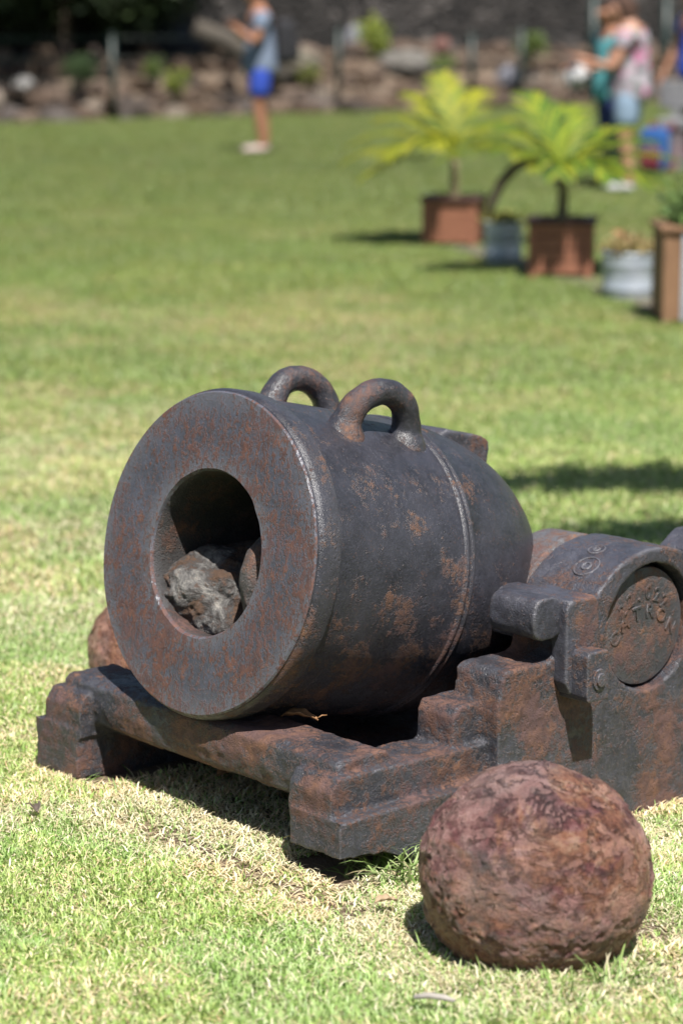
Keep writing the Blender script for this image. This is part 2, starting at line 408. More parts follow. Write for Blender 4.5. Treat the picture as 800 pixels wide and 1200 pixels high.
tuft('grass_tuft', .130, 3.570, 150, .060, .075, 'thin straw and green blades at the lower left of the big ball', 4, straw=.45, lean0=.3)
tuft('grass_tuft', .655, 4.30, 60, .05, .10, 'dry straw tuft at the rear base of the iron bed', 5, straw=.85)

# ------------------------------------------------------------------ the mortar
mortar = empty('mortar', ORG, -YAW, label='rusty black iron mortar with two lifting handles on a low stepped bed', cat='mortar')
W = .875
# bed: one casting
bm = bmesh.new()
TC = (.780, .314)
def arc(cx, cz, r, a0, a1, n=18): return [(cx + r * math.cos(R(a0 + (a1 - a0) * i / n)), cz + r * math.sin(R(a0 + (a1 - a0) * i / n))) for i in range(n + 1)]
def cheek(mirror):
    X = (lambda n: W - n) if mirror else (lambda n: n)
    def pr(poly, a, b):
        a, b = X(a), X(b); add_prism(bm, poly, min(a, b), max(a, b))
    # lower slab with toe
    pr([(0, .042 if not mirror else .012), (.10, .034 if not mirror else .0), (.22, -.02), (.36, -.09), (1.34, -.09), (1.36, .05), (1.36, .106), (0, .108)], .742, .872)
    # toe upper
    pr([(.004, .09), (.004, .150), (.022, .176), (.30, .167), (.45, .167), (.45, .09)], .735, .845)
    # first step
    pr([(.305, .15), (.308, .222), (.318, .238), (.42, .240), (.42, .15)], .737, .830)
    # cheek from second step to tail, with trunnion seat
    pr([(.380, -.09), (.374, .225), (.383, .288), (.395, .299), (.500, .297), (.522, .305), (.532, .345), (.6, .345)]
       + [(TC[0] - .117, .345)] + arc(TC[0], TC[1], .119, 165, 375, 22) + [(TC[0] + .117, .345), (.97, .345), (1.07, .33), (1.08, .27), (1.24, .255), (1.26, .17), (1.34, .16), (1.35, -.09)], .762, W)
for mir in (False, True): cheek(mir)
# front transom, floor and rear transom
add_prism(bm, [(.036, .118), (.030, .150), (.034, .190), (.050, .200), (.150, .196), (.165, .17), (.165, .085), (.08, .092)], .05, .83)
add_box(bm, (.10, .14, .078), (.78, 1.30, .098))
add_box(bm, (.10, 1.12, .0), (.78, 1.32, .22))
bed = mesh_obj('bed', bm, M_bed, mortar)
remesh(bed, .004, 4, .007, .10, .0045, .018)
bed['label'] = 'rust-streaked low iron bed with stepped side cheeks'

# barrel
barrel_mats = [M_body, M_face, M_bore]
prof = [(.74, .0), (.74, .06), (.70, .088), (.60, .095), (.50, .100), (.46, .145), (.30, .147), (.10, .148), (.006, .149), (.0, .153),   # bore
        (-.0005, .19), (-.0005, .24), (.0, .289), (.003, .292), (.007, .2925), (.010, .2955), (.014, .2975), (.018, .2985), (.050, .2985), (.0545, .297), (.058, .2905), (.064, .289),
        (.16, .2880), (.26, .2865), (.365, .2845), (.376, .2846), (.3795, .2872), (.383, .2882), (.3865, .2872), (.389, .2858), (.392, .2858), (.3945, .2872), (.398, .2880), (.4015, .2870), (.405, .2842),
        (.45, .281), (.48, .2765), (.51, .271), (.54, .264), (.57, .2545), (.60, .2425), (.63, .227), (.66, .207), (.69, .180), (.715, .149), (.735, .112), (.75, .070), (.757, .035), (.76, .0)]
def refine(prof, step=.03):
    out = [prof[0]]
    for a, b in zip(prof, prof[1:]):
        n = max(1, int(math.hypot(b[0] - a[0], b[1] - a[1]) / step))
        out += [(a[0] + (b[0] - a[0]) * i / n, a[1] + (b[1] - a[1]) * i / n) for i in range(1, n + 1)]
    return out
def zone(p0, p1):
    t = (p0[0] + p1[0]) / 2; r = (p0[1] + p1[1]) / 2
    return None
full = []; zones = []
for i, (a, b) in enumerate(zip(prof, prof[1:])):
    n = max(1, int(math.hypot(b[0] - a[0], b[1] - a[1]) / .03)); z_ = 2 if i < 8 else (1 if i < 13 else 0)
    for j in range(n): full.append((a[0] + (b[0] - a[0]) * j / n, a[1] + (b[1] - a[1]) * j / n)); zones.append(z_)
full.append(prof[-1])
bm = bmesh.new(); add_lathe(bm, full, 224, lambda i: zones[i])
for v in bm.verts:
    r = math.hypot(v.co.x, v.co.z)
    if r > .02:
        s = 1 + (.0016 if r > .2 else .006) * mnoise.fractal(v.co * (9 if r > .2 else 22), 1, 2, 4) / r * .3
        v.co.x *= s; v.co.z *= s
bmesh.ops.remove_doubles(bm, verts=bm.verts, dist=1e-6)
BLOC = Vector((.433, .072, .49))
barrel = mesh_obj('barrel', bm, barrel_mats, mortar, loc=BLOC, rot=(-ELEV, 0, 0))
bmz = barrel.data
# lifting handles
for sx, t0, t1 in ((-.125, .215, .368), (.118, .180, .336)):
    bm = bmesh.new(); pts = []; rad = []
    N_ = 26
    for i in range(N_ + 1):
        u = i / N_; a = PI * (1 - u)
        t = (t0 + t1) / 2 + (t1 - t0) / 2 * math.cos(a) * (1 if True else 0)
        s = math.sin(a)
        up =   .236 + .098 * (s ** .72 if s > 0 else 0)
        lean = sx * (1.0 + .10 * s)
        pts.append((lean, t, up)); rad.append(.0250 + .006 * (abs(2 * u - 1) ** 4))
    add_tube(bm, pts, rad, 20)
    for t in (t0, t1):                                        # cast root of the handle
        add_lathe_pts = [(-.02, .046), (.0, .040), (.018, .029), (.03, .024)]
        base = len(bm.verts)
        rings = []
        for h_, r_ in add_lathe_pts:
            rings.append([bm.verts.new((sx + r_ * math.cos(2 * PI * k / 20), t + r_ * math.sin(2 * PI * k / 20), .252 + h_)) for k in range(20)])
        for A, B_ in zip(rings, rings[1:]):
            for k in range(20): bm.faces.new((A[k], A[(k + 1) % 20], B_[(k + 1) % 20], B_[k]))
        bm.faces.new(rings[0][::-1]); bm.faces.new(rings[-1])
    hd = mesh_obj('lifting_handle', bm, M_handle, barrel); remesh(hd, .0035, 7, .004, .03)
bm = bmesh.new()
add_prism(bm, [(.50, .15), (.505, .272), (.52, .280), (.62, .277), (.640, .270), (.646, .25), (.648, .15)], -.055, .045)
vp = mesh_obj('vent_block', bm, M_cap, barrel); remesh(vp, .004, 6, .005, .03)
# trunnions (one each side), children of the barrel
for sgn, face in ((1, .858), (-1, .017)):
    bm = bmesh.new()
    d0 = abs(face - .433)
    prof_t = [(0.0, .113), (d0 * .36, .113), (d0 * .40, .146), (d0 * .58, .148), (d0 * .605, .140), (d0 * .62, .113), (d0 - .008, .113), (d0 - .002, .111), (d0, .106), (d0 - .001, .06), (d0 - .001, .001)]
    # revolve about x
    rings = [[bm.verts.new((sgn * t, r * math.cos(2 * PI * k / 72), r * math.sin(2 * PI * k / 72))) for k in range(72)] for t, r in prof_t]
    for A, B_ in zip(rings, rings[1:]):
        for kx in range(72): bm.faces.new((A[kx], A[(kx + 1) % 72], B_[(kx + 1) % 72], B_[kx]))
    bmesh.ops.recalc_face_normals(bm, faces=bm.faces)
    tr = mesh_obj('trunnion', bm, iron('trunnion_iron' , rust=.47, big=16, bumpy=1.0, dark=(.028, .030, .034), light=(.055, .057, .062)) if sgn > 0 else M_cap, mortar, loc=(.433, TC[0], TC[1]))
    if sgn > 0:
        # raised cast figures on the trunnion face
        def letters(chars, place, size, name):
            bmx = bmesh.new(); rot = Matrix(((0, 0, 1, 0), (1, 0, 0, 0), (0, 1, 0, 0), (0, 0, 0, 1)))   # text X -> +y, Y -> +z, normal -> +x
            for ch, (py, pz, a) in zip(chars, place):
                cu = bpy.data.curves.new('cast_letter', 'FONT'); cu.body = ch; cu.size = size; cu.extrude = .0009; cu.bevel_depth = .0011; cu.align_x = 'CENTER'
                tmp = bpy.data.objects.new('cast_letter', cu); COL.objects.link(tmp)
                dg = bpy.context.evaluated_depsgraph_get()
                me = bpy.data.meshes.new_from_object(tmp.evaluated_get(dg))
                me.transform(Matrix.Translation((d0 - .0007, py, pz)) @ Matrix.Rotation(-R(a), 4, 'X') @ rot); bmx.from_mesh(me)
                bpy.data.objects.remove(tmp); bpy.data.curves.remove(cu); bpy.data.meshes.remove(me)
            return mesh_obj(name, bmx, tr.data.materials[0], tr, smooth=False)
        on_arc = lambda n, r, a0, z: [(r * math.sin(R(a0 - 2 * a0 * i / (n - 1))), z + r * math.cos(R(a0 - 2 * a0 * i / (n - 1))), (a0 - 2 * a0 * i / (n - 1)) * .6) for i in range(n)]
        letters('22.022', on_arc(6, .072, -48, -.020), .036, 'inscription')
        letters('CATRON', on_arc(6, .088, -56, -.072), .036, 'inscription')
# cap squares
def cap_square(mirror):
    X = (lambda n: W - n) if mirror else (lambda n: n)
    bm = bmesh.new()
    def pr(poly, a, b): a, b = X(a), X(b); add_prism(bm, poly, min(a, b), max(a, b))
    outer = [(.785 + .215 * math.sin(R(a)), .250 + .215 * math.cos(R(a))) for a in np.linspace(-50, 50, 30)]
    inner = arc(TC[0], TC[1], .1225, 0, 180, 26)
    body = [(.535, .315), (.535, .385), (.55, .400), (.60, .402)] + outer + [(.96, .402), (1.045, .400), (1.06, .38), (1.06, .315), (.9035, .315)] + inner[1:-1] + [(.6565, .315)]
    pr(body, .70, W)
    # front and rear noses
    pr([((.486) + .037 * math.copysign(abs(math.cos(u)) ** .62, math.cos(u)), .382 + .039 * math.copysign(abs(math.sin(u)) ** .62, math.sin(u))) for u in np.linspace(0, 2 * PI, 33)[:-1]], .774, .888)
    pr([(.482, .395), (.49, .414), (.56, .402), (.56, .37), (.482, .37)], .774, .888)
    pr(arc(1.08, .405, .042, 0, 360, 28)[:-1], .72, .868)
    pr([(.98, .36), (.98, .42), (1.03, .446), (1.08, .447), (1.11, .36)], .72, .868)
    o = mesh_obj('cap_square', bm, M_cap, mortar); remesh(o, .0042, 6, .006, .05, .002, .015)
    # hinge strap bent over the edge, its key block and bolt
    for b0 in (.507, .975):
        bm = bmesh.new()
        def pr(poly, a, b): a, b = X(a), X(b); add_prism(bm, poly, min(a, b), max(a, b))
        b0 += .010; pr([(b0 + .012, .238), (b0, .26), (b0, .395), (b0 + .01, .410), (b0 + .076, .410), (b0 + .086, .395), (b0 + .086, .236)], W - .01, W + .030)
        pr([(b0 + .006, .39), (b0 + .006, .411), (b0 + .08, .411), (b0 + .08, .39)], W - .09, W + .022)
        b0 -= .010; st_ = mesh_obj('hinge_strap', bm, M_cap, o); remesh(st_, .0035, 6, .004, .04)
        bm = bmesh.new()
        pr([(b0 + .028, .228), (b0 + .024, .24), (b0 + .024, .312), (b0 + .030, .321), (b0 + .078, .319), (b0 + .083, .31), (b0 + .083, .226)], W - .005, W + .068)
        kb = mesh_obj('key_block', bm, M_cap, o); remesh(kb, .003, 4, .003, .03)
        bm = bmesh.new()
        for h_, r_ in ((.003, .0175), (.007, .011)):
            sgn = -1 if mirror else 1
            pr([(b0 + .055 + r_ * math.cos(a), .268 + r_ * 1.15 * math.sin(a)) for a in np.linspace(0, 2 * PI, 25)[:-1]], W + .05, W + .0685 + h_)
        bmesh.ops.recalc_face_normals(bm, faces=bm.faces)
        bo = mesh_obj('bolt', bm, M_cap, o, smooth=False); bevel(bo, .0015)
    # two cast rosettes on the front slope of the arch
    if not mirror:
        for n_, th, r_ in ((.805, -30, .025), (.785, -15.5, .016)):
            bm = bmesh.new(); a = R(th)
            c0 = Vector((n_, .785 + .2138 * math.sin(a), .250 + .2138 * math.cos(a)))
            tang = Vector((0, math.cos(a), -math.sin(a))); nrm = Vector((0, math.sin(a), math.cos(a)))
            for rr, tk in ((r_, .0022), (r_ * .35, .003)):
                pts = [c0 + Vector((1, 0, 0)) * rr * math.cos(u) + tang * rr * math.sin(u) for u in np.linspace(0, 2 * PI, 29)]
                add_tube(bm, pts, tk, 8, False)
            mesh_obj('rosette', bm, M_cap, o)
    return o
for mir in (False, True): cap_square(mir)

# ------------------------------------------------------------------ balls
def ball_mat(name, purple=True):
    k = NT(name)
    a = k.noise(6.5, 9, .7, None, .8); b = k.noise(25, 10, .76); c = k.noise(120, 6, .72); vv = k.noise(3.1, 5, .6, k.n('Mapping', {'Vector': k.co, 'Location': (3, 1, 7)}).outputs[0])
    brown = k.ramp(b, ((.34, (.045, .020, .014)), (.45, (.17, .068, .044)), (.54, (.29, .135, .082)), (.64, (.42, .27, .19))))
    pur = k.ramp(b, ((.36, (.045, .018, .020)), (.5, (.17, .066, .066)), (.62, (.36, .22, .21))))
    grey = k.ramp(c, ((.3, (.15, .13, .125)), (.7, (.30, .27, .26))))
    cc = k.mix(k.ramp(k.math('MULTIPLY_ADD', k.math('MAXIMUM', k.n('SeparateXYZ', {0: k.co}).outputs['Z'], 0.0), .55, a), ((.52, 0), (.58, 1))) if purple else .0, brown, pur)
    cc = k.mix(k.math('MULTIPLY', k.ramp(vv, ((.52, 0), (.68, 1))), .65), cc, grey)
    cc = k.mix(k.ramp(k.math('MULTIPLY_ADD', c, .4, k.math('MULTIPLY', b, .6)), ((.58, 0), (.65, 1))), cc, (.30, .15, .07))
    crack = k.ramp(k.n('TexVoronoi', {'Vector': k.n('Mapping', {'Vector': k.mix(.12, k.co, k.n('TexNoise', {'Vector': k.co, 'Scale': 9.0}).outputs['Color']), 'Scale': (1, 1, 1.5)}).outputs[0], 'Scale': 7.0}, feature='DISTANCE_TO_EDGE').outputs['Distance'], ((.0, 1), (.025, 0)))
    crack = k.math('MULTIPLY', crack, k.ramp(k.noise(4, 3, .5), ((.5, 0), (.6, 1))))
    cc = k.mix(k.math('MULTIPLY', crack, .35), cc, (.04, .02, .016))
    fl = k.ramp(k.noise(15, 9, .72, k.n('Mapping', {'Vector': k.co, 'Location': (6, 2, 4), 'Scale': (1, 1, 1.4)}).outputs[0], .6), ((.485, 0), (.515, 1)))
    pk = k.ramp(k.noise(48, 4, .6), ((.60, 0), (.66, 1)))
    cc = k.mix(k.math('MULTIPLY', fl, .26), cc, (.52, .32, .28)); cc = k.mix(k.math('MULTIPLY', pk, .6), cc, (.05, .024, .02))
    h = k.math('MULTIPLY_ADD', c, .45, b); h = k.math('MULTIPLY_ADD', fl, .45, h); h = k.math('MULTIPLY_ADD', pk, -.4, h); h = k.math('MULTIPLY_ADD', k.noise(230, 4, .6), .2, h); h = k.math('MULTIPLY_ADD', crack, -.2, h)
    k.principled(Base_Color=cc, Roughness=k.ramp(b, ((.35, .52), (.65, .30))), Normal=k.bump(h, .020, 1.0))
    return k.m
def ball(name, c, r, mat, label, seed, sub=7):
    bm = bmesh.new(); bmesh.ops.create_icosphere(bm, subdivisions=sub, radius=1)
    o3 = Vector((seed * 3.1, seed * 1.7, seed * .9)); o4 = o3 + Vector((7, 3, 1))
    for v in bm.verts:
        p = v.co.copy(); q = p + o3
        w = Vector((mnoise.noise(q * 5), mnoise.noise(q * 5 + Vector((9, 0, 0))), 0)) * .12
        d = 1 + .018 * mnoise.fractal(q * 1.3, 1, 2, 2) + .012 * mnoise.fractal(q * 6, 1, 2, 5)
        for f, a, th in ((2.0, .018, .10), (3.3, .013, .16), (5.5, .009, .15)):          # flaked layers of scale
            sc = mnoise.noise((q + w) * f) + .22 * mnoise.noise(q * f * 4.3) + .08 * mnoise.noise(q * f * 13)
            d += a * max(0, min(1, (sc - th) * 16))
        pit = mnoise.noise(q * 11 + Vector((2, 2, 2)))
        d -= .016 * max(0, pit - .42) * 2.4
        d += .0035 * mnoise.fractal(q * 34, .8, 2, 3)
        v.co = p * r * d * .985
    o = mesh_obj(name, bm, mat, loc=c); o.rotation_euler = (0, 0, seed); o.scale = (1.02, 1.02, .955); return tag(o, label, 'cannonball')
M_ball = ball_mat('rusted_ball')
ball('mortar_ball', BALL, BALL_R, M_ball, 'large round rusty mortar ball lying in front of the bed at lower right', 2.0)
ball('mortar_ball', (-.395, 5.07, .085), .15, ball_mat('orange_ball', False), 'orange rusty ball half hidden behind the muzzle on the left', 5.0, 6)

# ------------------------------------------------------------------ stones stuck in the bore
def bore_pt(x, t, up):
    AX = BX * math.cos(ELEV) - Vector((0, 0, 1)) * math.sin(ELEV); UP = BX * math.sin(ELEV) + Vector((0, 0, 1)) * math.cos(ELEV)
    return LP(*BLOC) + NX * x + AX * t + UP * up
def lump(name, c, rad, mat, label, cat, seed, rough=.3, sub=5, rot=(0, 0, 0), freq=1.6, clamp=None):
    bm = bmesh.new(); bmesh.ops.create_icosphere(bm, subdivisions=sub, radius=1); o3 = Vector((seed * 2.3, seed, -seed * 1.9))
    for v in bm.verts:
        q = v.co * freq + o3
        d = 1 + rough * mnoise.fractal(q, 1, 2, 5) + rough * .2 * (mnoise.voronoi(q * 1.7)[0][0] - .3)
        v.co = Vector((v.co.x * rad[0], v.co.y * rad[1], v.co.z * rad[2])) * d
        if clamp:                                            # rubble settled against the wall of the bore
            px, pt, pu = v.co.x + clamp[0], v.co.y + clamp[1], v.co.z + clamp[2]; rr_ = math.hypot(px, pu); k_ = min(1, .1515 / rr_)
            v.co = Vector((px * k_ - clamp[0], pt - clamp[1], pu * k_ - clamp[2]))
    o = mesh_obj(name, bm, mat, loc=c, rot=rot)
    if label: tag(o, label, cat)
    return o
k = NT('crusted_rock')
a = k.noise(15, 9, .74, None, .5); b = k.noise(55, 6, .7)
cc = k.ramp(a, ((.34, (.025, .018, .014)), (.44, (.10, .055, .032)), (.52, (.05, .045, .044)), (.59, (.13, .125, .12)), (.70, (.33, .31, .28)), (.78, (.30, .22, .11))))
cc = k.mix(k.ramp(b, ((.55, 0), (.68, 1))), cc, (.10, .05, .03))
k.principled(Base_Color=cc, Roughness=.75, Normal=k.bump(k.math('MULTIPLY_ADD', b, .6, a), .02, 1.0)); M_crust = k.m
lump('rock', bore_pt(-.105, .225, -.112), (.172, .205, .128), M_crust, 'pale grey crusted rock filling the lower left of the bore', 'rock', 3, .10, 7, (-ELEV, 0, -YAW), 2.6, clamp=(-.105, .225, -.112))
lump('stone', bore_pt(.090, .11, -.030), (.050, .085, .100), iron('stone_iron', .45, 14, bumpy=1.2, rough=.55, light=(.11, .10, .095)), 'smooth dark oval stone at the right inside the bore', 'stone', 8, .07, 5, (-ELEV, 0, -YAW))

# ------------------------------------------------------------------ fallen leaves, twig
def leaf(name, loc, L, Wd, rz, label, seed, curl=.5, mat=M_leaf_brown, tilt=(0, 0)):
    bm = bmesh.new(); nu, nv = 14, 6; g = []
    r = random.Random(seed)
    for i in range(nu + 1):
        u = i / nu; hw = Wd * .5 * math.sin(PI * min(1, u ** .8)) ** .8 + .0006; row = []
        for j in range(nv + 1):
            s = j / nv * 2 - 1
            z = curl * hw * s * s * 1.2 + curl * L * .22 * math.sin(u * PI * .9 + .3) + .0015 * math.sin(u * 19 + s * 3)
            row.append(bm.verts.new(((u - .5) * L, hw * s * (1 - curl * .25), z)))
        g.append(row)
    for i in range(nu):
        for j in range(nv): bm.faces.new((g[i][j], g[i + 1][j], g[i + 1][j + 1], g[i][j + 1]))
    add_tube(bm, [(L * .48, 0, curl * L * .1), (L * .58, .004, .004 + curl * L * .12), (L * .68, .012, curl * L * .2)], .0012, 6)
    o = mesh_obj(name, bm, mat, loc=loc, rot=(tilt[0], tilt[1], rz))
    s = o.modifiers.new('thick', 'SOLIDIFY'); s.thickness = .0008
    return tag(o, label, 'leaf')
leaf('dry_leaf', (-.205, 4.43, .012), .075, .045, R(25), 'brown dead leaf on the bare soil beneath the front beam', 1, .8, tilt=(.5, 0))
leaf('dry_leaf', LP(.60, .150, .203), .07, .032, R(-15), 'curled brown leaf lying under the barrel behind the front beam', 2, .45)
leaf('dry_leaf', (-.555, 4.19, .022), .035, .022, R(110), 'small dark dead leaf on the lawn at far left', 3, .7, simple('dark_leaf', (.06, .045, .035), (.13, .10, .08), 30, .7, .002))
leaf('dry_leaf', (-.065, 4.02, .022), .05, .03, R(150), 'pale yellow fallen leaf beside the right front foot of the bed', 4, .3, simple('yellow_leaf', (.50, .42, .18), (.62, .55, .28), 30, .6, .001))
leaf('dry_leaf', (.072, 3.72, .022), .04, .02, R(20), 'small tan leaf on the bare dirt left of the big ball', 5, .5, simple('tan_leaf', (.24, .17, .10), (.36, .27, .17), 30, .7, .001))
bm = bmesh.new(); add_tube(bm, [(-.03, 0, 0), (-.01, .003, .003), (.012, .001, .002), (.03, -.004, .0)], [.004, .005, .005, .003], 8)
tag(mesh_obj('twig', bm, simple('grey_twig', (.22, .20, .18), (.36, .33, .30), 40, .8, .002), loc=(.135, 3.31, .028), rot=(0, 0, R(-8))), 'short grey twig on the lawn at the bottom edge', 'twig')

# ------------------------------------------------------------------ planters, pots, palms
def planter(name, x, y, w, d, h, rz, label, mats, vertical=False, group=None):
    t = empty(name, (x, y, 0), rz, label=label, cat='planter', group=group)
    mw, md = mats; p = .045
    bm = bmesh.new()
    if not vertical:
        nb = 4; bh = (h - .05) / nb
        for side in range(4):
            Mx = Matrix.Rotation(side * PI / 2, 4, 'Z'); ww, dd = (w, d) if side % 2 == 0 else (d, w)
            for i in range(nb): add_box(bm, (-ww / 2 + p * .8, -dd / 2 + .008, .03 + i * bh), (ww / 2 - p * .8, -dd / 2 + .028, .03 + (i + 1) * bh - .006), Mx)
    else:
        for side in range(4):
            Mx = Matrix.Rotation(side * PI / 2, 4, 'Z'); ww, dd = (w, d) if side % 2 == 0 else (d, w); nb = 4; bw = (ww - .02) / nb
            for i in range(nb): add_box(bm, (-ww / 2 + .01 + i * bw, -dd / 2 + .004, .02), (-ww / 2 + .01 + (i + 1) * bw - .006, -dd / 2 + .026, h - .03), Mx)
    o = mesh_obj('side_boards', bm, mw, t, smooth=False); bevel(o, .003)
    for sx in (-1, 1):
        for sy in (-1, 1):
            bm = bmesh.new(); add_box(bm, (sx * w / 2 - p / 2 - sx * p / 2, sy * d / 2 - p / 2 - sy * p / 2, 0), (sx * w / 2 + p / 2 - sx * p / 2, sy * d / 2 + p / 2 - sy * p / 2, h - .027))
            o = mesh_obj('corner_post', bm, mw, t, smooth=False); bevel(o, .004)
    bm = bmesh.new()
    for side in range(4):
        Mx = Matrix.Rotation(side * PI / 2, 4, 'Z'); ww, dd = (w, d) if side % 2 == 0 else (d, w)
        e_ = .018 if side % 2 == 0 else -.055
        add_box(bm, (-ww / 2 - e_, -dd / 2 - .018, h - .025), (ww / 2 + e_, -dd / 2 + .054, h), Mx)
    o = mesh_obj('rim', bm, md, t, smooth=False); bevel(o, .004)
    bm = bmesh.new(); add_box(bm, (-w / 2 + .03, -d / 2 + .03, .05), (w / 2 - .03, d / 2 - .03, h - .045)); mesh_obj('soil', bm, M_soil, t, smooth=False)
    return t
p2 = planter('wooden_planter', 1.255, 13.82, .36, .36, .335, R(-8), 'reddish wooden box planter holding the nearer palm', (M_wood, M_wood_dark), group='reddish wooden palm planters')
p1 = planter('wooden_planter', .735, 15.85, .36, .36, .32, R(-14), 'reddish wooden box planter holding the farther palm', (M_wood, M_wood_dark), group='reddish wooden palm planters')
p3 = planter('wooden_planter', 1.745, 11.76, .42, .42, .47, R(0), 'brown planter of upright boards with grey strip at the right edge', (M_wood_brown, M_wood_brown), True)
bm = bmesh.new(); add_box(bm, (-.122, -.216, .02), (-.092, -.2055, .44)); mesh_obj('metal_strip', bm, M_galv, p3, smooth=False)
def pot(x, y, r, h, label):
    t = empty('metal_pot', (x, y, 0), 0, label=label, cat='pot', group='galvanised flower pots')
    bm = bmesh.new(); pr = [(.0, r * .93), (.01, r * .95), (h * .2, r * .96), (h * .22, r * .985), (h * .25, r * .96), (h * .72, r * .98), (h * .74, r * 1.0), (h * .77, r * .98), (h - .012, r), (h - .006, r * 1.03), (h, r * 1.02), (h, r * .97), (h - .05, r * .96)]
    add_lathe(bm, pr, 40, axis='z'); mesh_obj('pot_body', bm, M_galv, t)
    bm = bmesh.new(); add_lathe(bm, [(h - .05, .002), (h - .035, r * .95)], 24, axis='z'); mesh_obj('soil', bm, M_soil, t)
    return t
pot(.975, 14.62, .118, .25, 'smaller-looking grey metal pot between the two palm planters')
pot(1.505, 12.70, .140, .245, 'grey metal pot between the near palm planter and the brown planter')

def leaf_cloud(clumps, n, size, cols, rng, aspect=.45, droop=0.0):
    """n small leaf quads spread through ellipsoid clumps [(c, r)]"""
    wts = np.array([r[0] * r[1] * r[2] for c, r in clumps]); wts = wts / wts.sum()
    ci = rng.choice(len(clumps), n, p=wts)
    C0 = np.array([c for c, r in clumps], float)[ci]; R0 = np.array([r for c, r in clumps], float)[ci]
    d = rng.normal(size=(n, 3)); d /= np.linalg.norm(d, axis=1)[:, None]
    P = C0 + d * R0 * (rng.random(n) ** .42)[:, None] * (1 + .25 * rng.normal(size=n))[:, None]
    a = rng.normal(size=(n, 3)); a[:, 2] = a[:, 2] * .6 - droop; a /= np.linalg.norm(a, axis=1)[:, None]
    b = np.cross(a, rng.normal(size=(n, 3))); b /= np.linalg.norm(b, axis=1)[:, None]
    s = size * (.6 + .8 * rng.random(n))[:, None]; wd = s * aspect * .5
    nrm = np.cross(a, b)
    V = np.stack([P - a * s * .5, P + b * wd + nrm * s * .08, P + a * s * .5, P - b * wd + nrm * s * .08], 1)
    cols = np.array(cols, float); c = cols[rng.integers(0, len(cols), n)] * (.7 + .6 * rng.random(n))[:, None]
    return V.reshape(-1, 3), np.arange(n * 4).reshape(n, 4), np.repeat(c[:, None], 4, 1).reshape(-1, 3)
def foliage(name, clumps, n, size, cols, seed, parent=None, aspect=.45, droop=0.0):
    v_, q_, c_ = leaf_cloud(clumps, n, size, cols, np.random.default_rng(seed), aspect, droop)
    return np_obj(name, v_, [q_], M_foliage, parent, colors=c_)
# small plants in pots
def pot_plant(x, y, z, r, h, n, size, cols, label, seed):
    t = empty('potted_plant', (x, y, z), 0, label=label, cat='plant')
    foliage('leaves', [((0, 0, h * .45), (r, r, h * .5)), ((r * .4, 0, h * .3), (r * .6, r * .6, h * .35)), ((-r * .4, 0, h * .3), (r * .6, r * .6, h * .35))], n, size, cols, seed, t)
    bm = bmesh.new(); rr = random.Random(seed)
    for i in range(9):
        a = rr.uniform(0, 2 * PI); add_tube(bm, [(0, 0, -.03), (math.cos(a) * r * .3, math.sin(a) * r * .3, h * .3), (math.cos(a) * r * .7, math.sin(a) * r * .7, h * .75)], [.004, .003, .0015], 5)
    mesh_obj('stems', bm, M_palm_trunk, t)
pot_plant(.975, 14.62, .225, .115, .11, 420, .045, [(.20, .22, .04), (.34, .30, .07), (.12, .17, .03), (.42, .36, .12)], 'low yellowish plant in the pot between the palms', 11)
pot_plant(1.505, 12.70, .22, .14, .13, 560, .045, [(.28, .22, .08), (.36, .16, .09), (.14, .15, .04), (.42, .34, .16)], 'low reddish yellow plant in the pot by the brown planter', 12)
pot_plant(1.755, 11.76, .42, .20, .28, 900, .06, [(.05, .10, .02), (.09, .16, .04), (.13, .21, .06)], 'green leafy plant in the brown planter at the right edge', 13)

def frond_mesh(name, L, rise, droop, parent, az, base, cols, seed, nl=26, width=.30, side=0.0, dead=False):
    r = random.Random(seed); V = []; F4 = []; C = []
    pts = []; p = Vector(base); el = rise
    for i in range(nl + 1):
        pts.append(p.copy()); a = az + side * i / nl
        p = p + Vector((math.cos(a) * math.cos(el), math.sin(a) * math.cos(el), math.sin(el))) * (L / nl); el -= droop / nl
    for i in range(nl):
        d = (pts[i + 1] - pts[i]).normalized(); sd = d.cross(Vector((0, 0, 1))).normalized(); up = sd.cross(d)
        wv = .006 * (1 - i / nl) + .0012; b0 = len(V); c = Vector(cols[0]) * .8
        V += [pts[i] - sd * wv, pts[i] + sd * wv, pts[i + 1] + sd * wv, pts[i + 1] - sd * wv]; F4.append((b0, b0 + 1, b0 + 2, b0 + 3)); C += [c] * 4
        if i < 4: continue
        u = i / nl; ln = width * .86 * math.sin(PI * (.12 + .85 * u)) ** .7 * r.uniform(.85, 1.1)
        for s in (-1, 1):
            q0 = pts[i]; dirv = (sd * s * .60 + d * .9 + up * r.uniform(.0, .25)).normalized(); c = Vector(cols[r.randrange(len(cols))]) * r.uniform(.8, 1.2)
            if dead: dirv = (sd * s * .25 + d * .9 - Vector((0, 0, .3))).normalized()
            q1 = q0 + dirv * ln * .5; q2 = q1 + (dirv - Vector((0, 0, .35 + .3 * r.random()))).normalized() * ln * .5
            wl = .0125; wd = dirv.cross(up).normalized() * wl
            b0 = len(V); V += [q0 - wd * .4, q0 + wd * .4, q1 + wd, q1 - wd, q2 + wd * .12, q2 - wd * .12]; C += [c] * 6
            F4 += [(b0, b0 + 1, b0 + 2, b0 + 3), (b0 + 3, b0 + 2, b0 + 4, b0 + 5)]
    return np_obj(name, np.array([tuple(v) for v in V]), [np.array(F4)], M_foliage, parent, colors=np.array([tuple(c) for c in C]))
